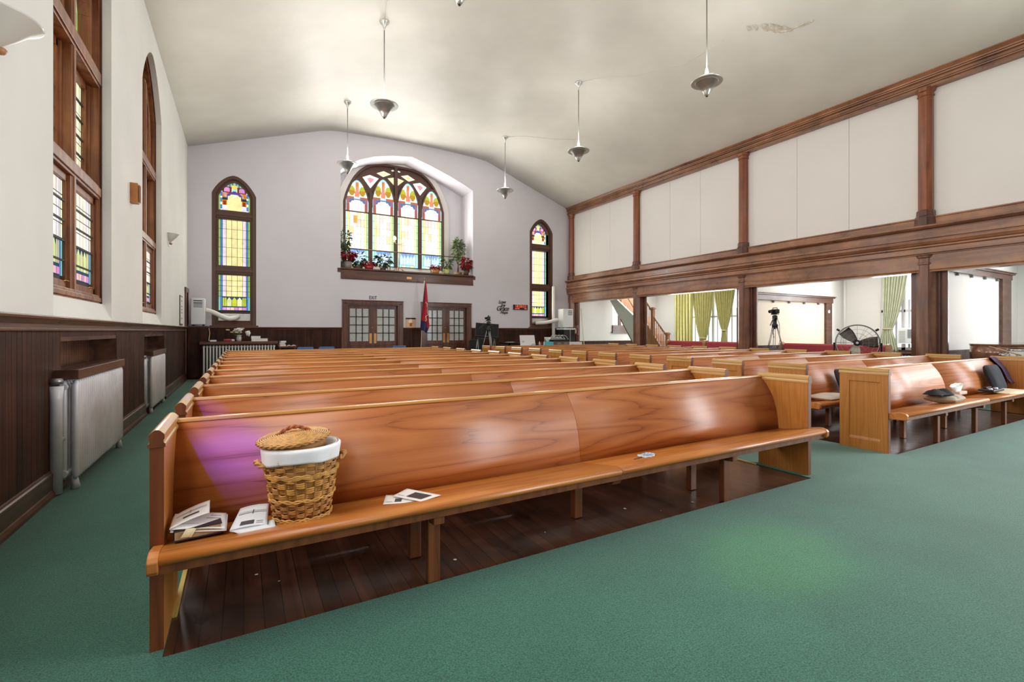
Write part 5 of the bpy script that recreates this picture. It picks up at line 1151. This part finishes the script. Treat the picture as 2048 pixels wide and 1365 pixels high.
# grand piano
pc=(13.35,3.15)
t=thing('grand_piano','dark brown polished grand piano behind the right pews at the picture edge','piano',(pc[0],pc[1],.008))
ol=[(12.15,3.46),(12.1,3.30),(12.12,3.12),(12.25,2.95),(12.45,2.80),(12.75,2.62),(13.3,2.55),(13.9,2.45),(14.4,2.35),(14.4,3.75),(13.3,3.72),(12.5,3.66),(12.25,3.58)]
def smooth2(p,it=2):
    for _ in range(it):
        r=[]
        for i in range(len(p)): a,b=p[i],p[(i+1)%len(p)]; r+= [(a[0]*.75+b[0]*.25,a[1]*.75+b[1]*.25),(a[0]*.25+b[0]*.75,a[1]*.25+b[1]*.75)]
        p=r
    return p
ol=smooth2(ol)
zp0,zp1=.80,1.085
MB().prism([(x,y,zp0) for x,y in ol],(0,0,zp1-zp0),True).build('rim',piano_w,t); 
cx0=sum(p[0] for p in ol)/len(ol); cy0=sum(p[1] for p in ol)/len(ol)
MB().prism([(cx0+(x-cx0)*1.012,cy0+(y-cy0)*1.02,zp1) for x,y in ol],(0,0,.022)).build('lid',piano_w,t)
MB().prism([(cx0+(x-cx0)*1.012,cy0+(y-cy0)*1.02,zp0-.02) for x,y in ol],(0,0,.02)).build('lower_moulding',piano_w,t)
for x,y in ((12.6,3.2),(14.2,2.6),(14.2,3.5)): MB().lathe([(.05,.01),(.04,.1),(.06,.5),(.075,.78)],(x,y,0),10).build('leg',piano_w,t)
o=MB(); o.cbox((13.25,2.85,zp1+.05),(.4,.3,.05)); o.cbox((13.28,2.83,zp1+.085),(.3,.26,.02)); tag(o.build('music_book',creamc,loc=(13.25,2.85,zp1+.025)),'pale music book lying on the grand piano lid','book')
# drum with a stick
A=ray(2037,706); dx,dy=A[0]*8.2,A[1]*8.2
t=thing('drum','white shell drum behind the end of the front right pew','drum',(dx+.06,dy,.70)); D=(dx+.06,dy,0)
MB().lathe([(0,.80),(.15,.80),(.15,1.03),(0,1.03)],D,24).build('shell',P('drum_white','d9dad6',.35,coat=.4),t)
m=MB()
for z in (.81,1.02): m.lathe([(.152,z-.014),(.16,z-.01),(.16,z+.014),(.152,z+.016)],D,24)
m.build('hoop',chrome,t); MB().lathe([(0,1.033),(.148,1.033),(.148,1.036),(0,1.036)],D,20).build('head',whitem,t)
m=MB()
for k in range(8): g=k*PI/4; m.cbox((D[0]+.16*cos(g),D[1]+.16*sin(g),.92),(.02,.02,.06))
m.build('lug',chrome,t)
for k in range(3): g=k*2.094; MB().tube([(D[0]+.1*cos(g),D[1]+.1*sin(g),.80),(D[0]+.25*cos(g),D[1]+.25*sin(g),.012)],.012,6).build('leg',chrome,t)
a=Vector(ray(1978,693))*8.0; b=Vector(ray(2031,708))*8.05
a.z+=EYE; b.z+=EYE
o=MB().tube([a,b,b+(b-a)*.2],[.006,.012,.012],8).build('drumstick',P('stick_wood','c9a47c',.5),loc=b); tag(o,'pale wooden drumstick reaching over the white drum','drumstick')
c=Vector(ray(2006,711))*8.3; c.z+=EYE
t=thing('cymbal_stand','small chrome stand clamp left of the white drum','stand',(c.x,c.y,.008)); MB().tube([(c.x,c.y,.01),(c.x,c.y,c.z+.04)],.012,8).build('pole',chrome,t); m=MB(); m.lathe([(0,-.02),(.035,-.01),(.03,.02),(0,.03)],c,10); m.tube([c,c+Vector((.06,-.05,.05))],.012,6); m.tube([c,c+Vector((-.05,.03,.02))],.014,6); m.build('clamp',chrome,t)
for k in range(3): g=k*2.094; MB().tube([(c.x,c.y,.3),(c.x+.12*cos(g),c.y+.12*sin(g),.012)],.01,6).build('leg',chrome,t)
# ============================================================ things on the pews
SP=zfun([(-.163,.432),(-.145,.456),(-.118,.460),(-.08,.455),(-.02,.444),(.06,.430),(.14,.415),(.22,.400),(.30,.393)])
BKf=zfun([(z,y) for y,z in PR])
def seatz(Y,row=0): return SP(Y-2.462-.8742*row)+.0045
def backY(z,row=0): return 2.462+.8742*row+BKf(z-.004)
# wicker hamper
bc=(.255,2.545); zb=seatz(2.50)+.001; TILT=Vector((.0,.02,0))
t=thing('wicker_hamper','round wicker hamper with a white cloth lining and askew lid on the front pew','basket',(bc[0],bc[1],zb))
HB=.335; rr=lambda h:.118+.052*(h/HB)**.85
def bp_(a,h,r): return (bc[0]+r*cos(a)+TILT.x*h/HB,bc[1]+r*.93*sin(a)+TILT.y*h/HB,zb+h)
NS=22
m=MB()
for k in range(NS):
    a=(k+.5)*2*PI/NS; m.tube([bp_(a,h,rr(h)) for h in (.0,.08,.16,.24,HB)],.0065,6)
m.build('stake',wkd,t)
random.seed(2)
def weave(h0,h1,n,r,amp,phase=0,flat=1.0):
    m=MB()
    for i in range(n):
        h=h0+(h1-h0)*(i+.5)/n; grp=(i//3+phase)%2; N=NS*6
        m.tube([bp_(2*PI*j/N,h+.0015*sin(j*.7+i),rr(h)+amp*cos(NS/2*(2*PI*j/N)+PI*grp)) for j in range(N+1)],r,5,caps=False,flat=flat)
    return m
m=weave(.03,.105,12,.0034,.0075); m2=weave(.23,.325,15,.0034,.0075,1); m.build('lower_weave',wkr,t); m2.build('upper_weave',wkr,t)
weave(.115,.215,11,.0056,.0085,0,.7).build('middle_weave',P('wicker_gold','cc9240',.45,noise=.4,nscale=20,coat=.2),t)
m=MB()
for h0 in (.006,.016,.108,.219,.226):
    for s in (-1,1):
        N=140; m.tube([bp_(2*PI*j/N,h0+.006*sin(s*j*2*PI*11/N+ (0 if s>0 else 1)),rr(h0)+.010+.005*cos(s*j*2*PI*11/N)) for j in range(N+1)],.0048,5,caps=False)
m.build('braid_band',P('wicker_band','d09a4c',.45,noise=.35,nscale=30,coat=.2),t)
m=MB(); m.lathe([(.10,.002),(rr(.1)-.012,.1),(rr(.2)-.012,.2),(rr(.3)-.012,.325)],(bc[0],bc[1]+.008,zb),28,caps=False); m.build('inner_wall',wkd,t)
m=MB(); m.lathe([(0,0),(.112,0),(.112,.01),(0,.012)],(bc[0],bc[1],zb),20); m.build('bottom',wkd,t)
m=MB(); N=72
def lp(i,j):
    a=2*PI*i; h=HB+.020-.075*j+.006*sin(a*3+1)*(j)+.010*sin(a+2.2)*j; r=rr(min(h,HB))+.012+.004*sin(a*9)*j-(.010 if j<.08 else 0); return bp_(a,h,r)
m.grid(lp,N,8); m.grid(lambda i,j:bp_(2*PI*i,HB+.020-.05*j,rr(HB)-.004-.03*j),N,4); m.build('cloth_lining',cloth,t,solid=.002)
for s in (0,PI):
    m=MB(); 
    for d in (-.007,.007): m.tube([bp_(s+(k-6)*.055,.262+d*sin(k*1.2)+.022*sin(k*PI/12),rr(.26)+.012+.03*sin(k*PI/12)+d*cos(k*1.2)) for k in range(13)],.007,6)
    m.build('side_handle',wkr,t)
LM=T(bc[0]-.035,bc[1]+.03,zb+HB+.050)@RX(.03)@RY(-.08)@Matrix.Scale(1.12,4)
m=MB(); m.M=LM; m.lathe([(0,.022),(.05,.021),(.10,.014),(.135,.004),(.145,-.003),(.14,-.010),(.10,-.006),(0,-.004)],n=40)
for r in [.02+.0085*k for k in range(15)]: 
    zf=.024-.00085*((r/.0145)**2)*.23; m.tube([(r*cos(k*PI/24),r*sin(k*PI/24),zf+.0015*cos(k*PI+r*400)) for k in range(49)],.0036,4,caps=False)
L=m.build('lid',wkl,t)
m=MB(); m.M=LM
for s in (-1,1): m.tube([(.145*cos(k*PI/60)+s*.003*sin(k*.8),.145*sin(k*PI/60),-.002+s*.0045*cos(k*.8)) for k in range(121)],.005,5,caps=False)
m.build('lid_rim',wkr,L); m=MB(); m.M=LM
for s in (0,PI): m.tube([(-.07+.14*k/16,.005*sin(k*1.1+s),.016+.030*sin(k*PI/16)+.005*cos(k*1.1+s)) for k in range(17)],.0055,6)
m.build('lid_handle',P('wicker_handle','a8582c',.5,noise=.3,nscale=30),L)
m=MB(); m.M=LM; m.lathe([(.125,-.006),(.13,-.045),(.12,-.048),(.118,-.008)],n=36); m.build('lid_collar',wkd,L)

# bible with ribbon and bulletins at the left end
def Q(px,py,Y): return atY(px,py,Y)
zb=seatz(2.45)+.002
t=thing('bible','thick worn book with a cream ribbon under the left bulletins on the front pew','book',(-.18,2.51,zb)); M=T(-.175,2.515,zb)@RZ(.10)@RX(-.10)
def q(): a=MB(); a.M=M; return a
a=q(); a.box(-.088,.088,-.066,.066,.0,.006); a.box(-.088,.088,-.066,.066,.04,.046); a.box(-.088,.088,.06,.068,0,.046); a.build('cover',bcover,t,bevel=.001); a=q(); a.box(-.084,.084,-.063,.06,.006,.04); a.build('pages',leather,t)
a=q(); a.grid(lambda i,j:(-.045+.05*i-.02*j+.012*sin(i*5),-.067-.004*sin(j*3),.046-.034*j-.004*i),6,8); a.build('ribbon',ribbon,t,solid=.001)
def sheet(c00,c10,c11,c01,bend=.0,n=8,lift=(0,0,1)):
    """bilinear sheet with a gentle belly"""
    A,B,C,D=[Vector(v) for v in (c00,c10,c11,c01)]; l=Vector(lift)
    return lambda i,j:(A*(1-i)*(1-j)+B*i*(1-j)+C*i*j+D*(1-i)*j)+l*bend*4*i*(1-i)
def booklet(label,sheets,marks,group='church bulletins on the front pew',mt=paper):
    c=sum((Vector(s[0]) for s in sheets),Vector())/len(sheets); t=thing('bulletin',label,'bulletin',c,group)
    F=[]
    for s in sheets:
        f=sheet(*s[:4],bend=s[4] if len(s)>4 else 0); F.append(f); m=MB(); m.grid(f,10,6); m.build('page',mt,t,solid=.0018)
    m=MB()
    for k,(si,u0,u1,v0,v1,mat) in enumerate(marks):
        f=F[si]; g=MB(); o_=Vector((0,-.0012,.0022)); g.grid(lambda i,j:Vector(f(u0+(u1-u0)*i,v0+(v1-v0)*j))+o_,4,2); g.build('printed_block',mat,t)
    return t
h0=zb+.062
booklet('bulletin stack lying open on the thick book at the left end of the front pew',[
 (Q(340,1066,2.45),Q(453,1062,2.45),Q(456,1029,2.585),Q(352,1031,2.60)),
 (Q(339,1061,2.452),Q(450,1058,2.452),Q(453,1027,2.59),Q(350,1029,2.60),.004),
 (Q(339,1060,2.45),Q(419,1026,2.50),Q(420,1001,2.60),Q(347,1034,2.60),.006)],
 [(2,.30,.72,.28,.40,ink),(2,.10,.92,.62,.66,inkg),(2,.10,.92,.70,.715,inkg),(2,.46,.50,.55,.75,inkg),(1,.86,.90,.25,.38,ink),(1,.62,.9,.62,.66,inkg),(1,.70,.9,.8,.83,inkg),(1,.05,.5,.3,.32,inkg)])
booklet('folded bulletin between the thick book and the wicker hamper on the front pew',[
 (Q(478,1071,2.42),Q(552,1058,2.42),Q(549,1040,2.50),Q(482,1045,2.55)),
 (Q(459,1064,2.43),Q(478,1070,2.42),Q(551,1054,2.43),Q(470,1040,2.52),.004),
 (Q(459,1062,2.43),Q(534,1050,2.45),Q(538,1008,2.60),Q(481,1018,2.60),.006)],
 [(2,.24,.62,.08,.26,ink),(2,.06,.95,.62,.66,inkg),(2,.06,.95,.70,.715,inkg),(2,.5,.53,.56,.76,ink),(2,.68,.88,.10,.13,inkg),(2,.68,.88,.18,.21,inkg)],mt=paperb)
zs=lambda p:atZ(p[0],p[1],seatz(2.46)+.004)
z1=lambda p:atZ(p[0],p[1],seatz(2.46)+.012)
booklet('bulletin underneath, with only its left end showing, in the middle of the front pew',[(zs((766,1010)),zs((842,1004)),zs((846,995)),zs((772,991)))],[(0,.28,.46,.2,.6,ink),(0,.06,.22,.2,.25,inkg)])
booklet('bulletin with a dark photograph on its cover in the middle of the front pew',[(z1((785,993)),z1((842,1004)),z1((882,991)),z1((814,978)))],[(0,.36,.86,.2,.78,P('photo_dark','4a4444',.6,noise=.6,nscale=90)),(0,.08,.28,.2,.24,inkg)])
# hand fan
c=atZ(1290,912,seatz(2.50)+.006)
t=thing('hand_fan','small blue and white hand fan on the right half of the front pew','hand fan',c); M=T(*c)@RZ(.25)
m=MB(); m.M=M; m.grid(lambda i,j:(-.05+.15*i,(j-.5)*.11*(math.sin(PI*min(1,.15+i*.8))**.7),.004*sin(i*9)),12,6); m.build('leaf',P('fan_paper','d5dee8',.5,noise=.25,nscale=40),t,solid=.002)
m=MB(); m.M=M; m.box(-.14,.0,-.006,.006,-.003,.002); m.build('stick',P('fan_stick','6a4526',.5),t)
m=MB(); m.M=M
for k in range(4): m.tube([(-.03,0,.003),(.08,-.04+.027*k,.005)],.0025,4)
m.build('fan_pattern',P('fan_blue','8fa6c4',.5),t)

# cushions and things on the right block
def pillow(nm,label,cat,c,h,rz,mat,group=None,rx=0,seed=0,pw=.45,n=18):
    M=T(*c)@RZ(rz)@RX(rx); m=MB(); m.M=M
    def f(s):
        def g(i,j):
            u,v=2*i-1,2*j-1; e=max(0,(1-abs(u)**3)*(1-abs(v)**3))**pw
            return (h[0]*u*(1-.05*(1-e)),h[1]*v*(1-.05*(1-e)),s*h[2]*e+.004*sin(u*5+seed)*sin(v*4+seed*2)*e)
        return g
    m.grid(f(1),n,n); m.grid(f(-1),n,n); o=m.build(nm,mat,loc=c,fix=False); tag(o,label,cat,group); return o,M
Ys=2.48
a_=atZ(1848,800,.47); b_=atZ(1962,804,.47); cx_=(a_.x+b_.x)/2
o,M=pillow('seat_cushion','beige striped seat cushion in the middle of the front right pew under the tissue packet','cushion',(cx_,2.52,seatz(2.52)+.060),((b_.x-a_.x)/2+.02,.17,.058),.06,beige,seed=1)
m=MB(); 
for u in (-.46,-.34): 
    m.M=M; m.grid(lambda i,j:(((b_.x-a_.x)/2+.02)*(u+.035*i),.17*(-.97+1.94*j),.0605*max(0,(1-abs(u)**3)*(1-abs(-.97+1.94*j)**3))**.45+.001),2,16)
m.build('stripe',P('stripe_brown','4a3a34',.9),o)
c=atZ(1886,790,.555); m=MB(); m.M=T(c.x,c.y+.05,.545)
random.seed(8); ph=[random.uniform(0,6) for _ in range(6)]
m.grid(lambda i,j:(-.16+.34*i,-.10+.20*j+.02*sin(i*6),.012+.085*(1-abs(2*i-1)**3)*(1-abs(2*j-1)**3)*(.35+.65*abs(sin(i*8+ph[0]+j*4)*cos(j*5+i*3)))),22,14)
m.grid(lambda i,j:(-.16+.34*i,-.10+.20*j+.02*sin(i*6),.008),6,4)
tag(m.build('folded_cloth',blackc,loc=(c.x,c.y+.05,.535),fix=False),'crumpled black cloth lying on the beige striped cushion','cloth')
c=atZ(1927,790,.53); t=thing('tissue_packet','pink tissue packet with a white tissue standing up on the beige cushion','tissue packet',(c.x,c.y+.06,.54)); X,Y=c.x,c.y+.06
MB().box(X-.12,X+.13,Y-.06,Y+.06,.53,.572).build('packet',P('packet_pink','cfaaa2',.5,noise=.2,nscale=30),t,bevel=.01)
m=MB(); m.grid(lambda i,j:(X-.02+(.095+.075*j+.012*sin(i*9+j*4))*cos(i*2*PI)*(1+.10*sin(i*10*PI)*j),Y+(.02+.02*j)*sin(i*2*PI),.565+.085*j*(1+.22*sin(i*2*PI+.8)+.03*sin(i*14*PI))),36,8); m.build('tissue',whitem,t,solid=.002)
a_=atZ(1970,786,.45); b_x=a_.x+1.0
o,_=pillow('seat_cushion','flat cream seat pad at the right end of the front right pew','cushion',(a_.x+.40,2.50,seatz(2.5)+.022),(.42,.19,.02),0,creamc,seed=2)
A=atY(1955,742,2.78); o,_=pillow('back_cushion','black back cushion leaning in the front right pew left of the purple scarf','cushion',(A.x+.30,2.665,.635),(.24,.21,.06),0.0,P('cushion_slate','2b2d35',.85,noise=.1),rx=PI/2-.33,seed=3,pw=.35)
xs0=atY(1974,722,2.92).x; 
prof=[(2.958,.70),(2.952,.80),(2.945,.905),(2.925,.917),(2.905,.905),(2.875,.86),(2.84,.81),(2.79,.74),(2.76,.66),(2.735,.57),(2.69,.50)]
def scf(i,j):
    k=j*(len(prof)-1); n_=min(int(k),len(prof)-2); f_=k-n_; y=prof[n_][0]*(1-f_)+prof[n_+1][0]*f_; z=prof[n_][1]*(1-f_)+prof[n_+1][1]*f_
    w=.46-.12*j; x=xs0+.0+.12*j+w*i; return (x,y-.012-.012*sin(i*14+j*2)*(.4+j),z+.004)
m=MB(); m.grid(scf,30,26); tag(m.build('scarf',purp,loc=(xs0+.1,2.9,.6),solid=.008),'purple knitted scarf draped over the back of the front right pew','scarf')
c=atZ(2013,782,.50); t=thing('tray','black tray with small metal things at the right end of the front right pew','tray',(c.x,2.53,seatz(2.53)+.045)); X=c.x; z=seatz(2.53)+.046
MB().box(X-.20,X+.22,2.45,2.62,z,z+.03).build('body',black,t,bevel=.008)
m=MB()
for k,dx in enumerate((-.16,-.06,.05,.16)): m.lathe([(0,0),(.03,0),(.028,.012),(0,.014)],(X+dx,2.50+.03*(k%2),z+.03),12)
m.build('metal_button',chrome,t); MB().box(X-.08,X+.12,2.56,2.60,z+.03,z+.055).build('box_lid',darkmetal,t,bevel=.004)
c=atZ(2025,774,.50); o=MB().lathe([(0,0),(.024,0),(.026,.02),(.018,.05),(.017,.09),(.021,.11),(.012,.13),(0,.132)],(c.x,2.66,seatz(2.66)+.03),14).build('wooden_bottle',P('bottle_wood','d0a064',.5),loc=(c.x,2.66,seatz(2.66)+.03)); tag(o,'small pale wooden bottle standing at the right end of the front right pew','bottle')
c=atZ(2015,772,.50); m=MB(); m.grid(lambda i,j:(c.x-.05+.12*i,2.69+.02*j+.01*sin(i*5),seatz(2.69)+.02+.10*j+.01*sin(i*8)),8,6); tag(m.build('paper_tissue',paper,loc=(c.x,2.70,seatz(2.69)+.02),solid=.003),'crumpled white paper behind the wooden bottle on the front right pew','paper')
a_=atZ(1618,798,.46); b_=atZ(1690,798,.46)
o,_=pillow('seat_cushion','pale pink seat cushion on the second right pew, half hidden by the front pew end','cushion',(a_.x+.30,3.37,seatz(3.37,1)+.042),(.31,.17,.038),.02,pinkc,seed=4)
A=atY(1662,745,3.62); o,_=pillow('back_cushion','dark back cushion leaning in the second right pew behind the front pew end','cushion',(A.x+.25,3.535,.625),(.22,.20,.05),0,P('cushion_plum','3a3038',.85,noise=.1),rx=PI/2-.33,seed=5,pw=.35)
# scraps on the boards
m=MB(); random.seed(6)
for px,py in ((440,1118),(558,1163),(513,1150),(1090,1065),(1250,1018),(1322,1022),(1385,1005),(910,1120)):
    p=atZ(px,py,.004); s=.003+.004*random.random(); m.face([(p.x+s*(1+random.random())*cos(a*PI/3),p.y+s*(1+random.random())*sin(a*PI/3),.0035+.002*random.random()) for a in range(6)])
o=m.build('paper_scrap',paper,loc=(.5,2.7,0)); tag(o,'scraps of paper littering the boards under the front pew','litter',kind='stuff')

# ============================================================ light
def area(name,loc,rot,sx,sy,power,col=(1,1,1),spread=PI):
    l=bpy.data.lights.new(name,'AREA'); l.shape='RECTANGLE'; l.size=sx; l.size_y=sy; l.energy=power; l.color=col; l.spread=spread
    o=bpy.data.objects.new(name,l); COL.objects.link(o); o.location=loc; o.rotation_euler=rot; return o
def spot(name,loc,aim,power,col,ang,blend=.6,r=.05):
    l=bpy.data.lights.new(name,'SPOT'); l.energy=power; l.color=col; l.spot_size=ang; l.spot_blend=blend; l.shadow_soft_size=r
    o=bpy.data.objects.new(name,l); COL.objects.link(o); o.location=loc; o.rotation_euler=(Vector(aim)-Vector(loc)).to_track_quat('-Z','Y').to_euler(); return o
# daylight through the left windows (area light faces +X)
for i,(a,b) in enumerate(WIN): area('daylight_left',(-1.36,(a+b)/2,3.6),(0,-PI/2,0),3.6,b-a-.2,LW,(1,.97,.93))
area('daylight_left',(-1.36,-1.7,3.6),(0,-PI/2,0),3.6,1.9,LW,(1,.97,.93))
# added fill lamp on the right behind the viewer, no window there
area('fill_right',(11.7,-1.7,3.0),(0,PI/2,0),5.4,4.6,RFILL,(.93,.97,1))
# daylight through the aisle windows (faces -X)
for y0,y1 in ((12.0,15.15),(4.9,7.15),(.6,2.9)): area('daylight_aisle',(16.95,(y0+y1)/2,2.0),(0,PI/2,0),2.2,y1-y0,AW*(y1-y0)/2.2,(1,1,1))
# daylight through the back windows (faces -Y)
area('daylight_niche',(4.93,17.25,5.3),(-PI/2,0,0),3.4,2.8,NW,(1,.98,.94))
for c in (-.23,10.7): area('daylight_lancet',(c,16.3,3.8),(-PI/2,0,0),.7,3.6,BW,(1,.96,.84))
# nave end left open behind the viewer so the sky acts as fill
W=bpy.data.worlds.new('sky'); S.world=W; W.use_nodes=True; n=W.node_tree.nodes; bg=n['Background']; bg.inputs[0].default_value=(.96,.98,1,1); bg.inputs[1].default_value=SKY
# the pendants' own bulbs wash the ceiling
for p in PEN+[(7.75,2.0)]:
    l=bpy.data.lights.new('pendant_bulb','POINT'); l.energy=PB; l.color=(1,.97,.94); l.shadow_soft_size=.16 if p[1]>3 else .5; o=bpy.data.objects.new('pendant_bulb',l); COL.objects.link(o); o.location=(p[0],p[1],6.42)
# added fill panels under the side aisle ceiling, without fixtures
for y in (14.3,10.2,6.2,1.8): area('aisle_fill',(14.8,y,3.36),(0,0,0),2.2,2.2,AL,(1,.99,.98))
# coloured sunlight from the left window panes
spot('violet_sun',(-1.25,1.6,2.9),(-.06,2.80,.77),VIO,(.010,.003,1),.14,1,.06)
spot('violet_sun',(-1.25,2.6,2.9),(-.2,3.72,.80),VIO*.35,(.016,.003,1),.10,1,.02)
spot('green_sun',(-1.25,1.0,4.2),(2.75,1.66,0),GRN,(.45,1,.10),.17,.9,.1)
S.view_settings.view_transform='Standard'; S.view_settings.look='None'; S.view_settings.exposure=EXPO; S.view_settings.gamma=1
cy=S.cycles; cy.max_bounces=7; cy.diffuse_bounces=4; cy.glossy_bounces=3; cy.transmission_bounces=2; cy.caustics_reflective=False; cy.caustics_refractive=False
cy.sample_clamp_indirect=6; cy.use_denoising=True; cy.use_light_tree=True; cy.adaptive_threshold=.02
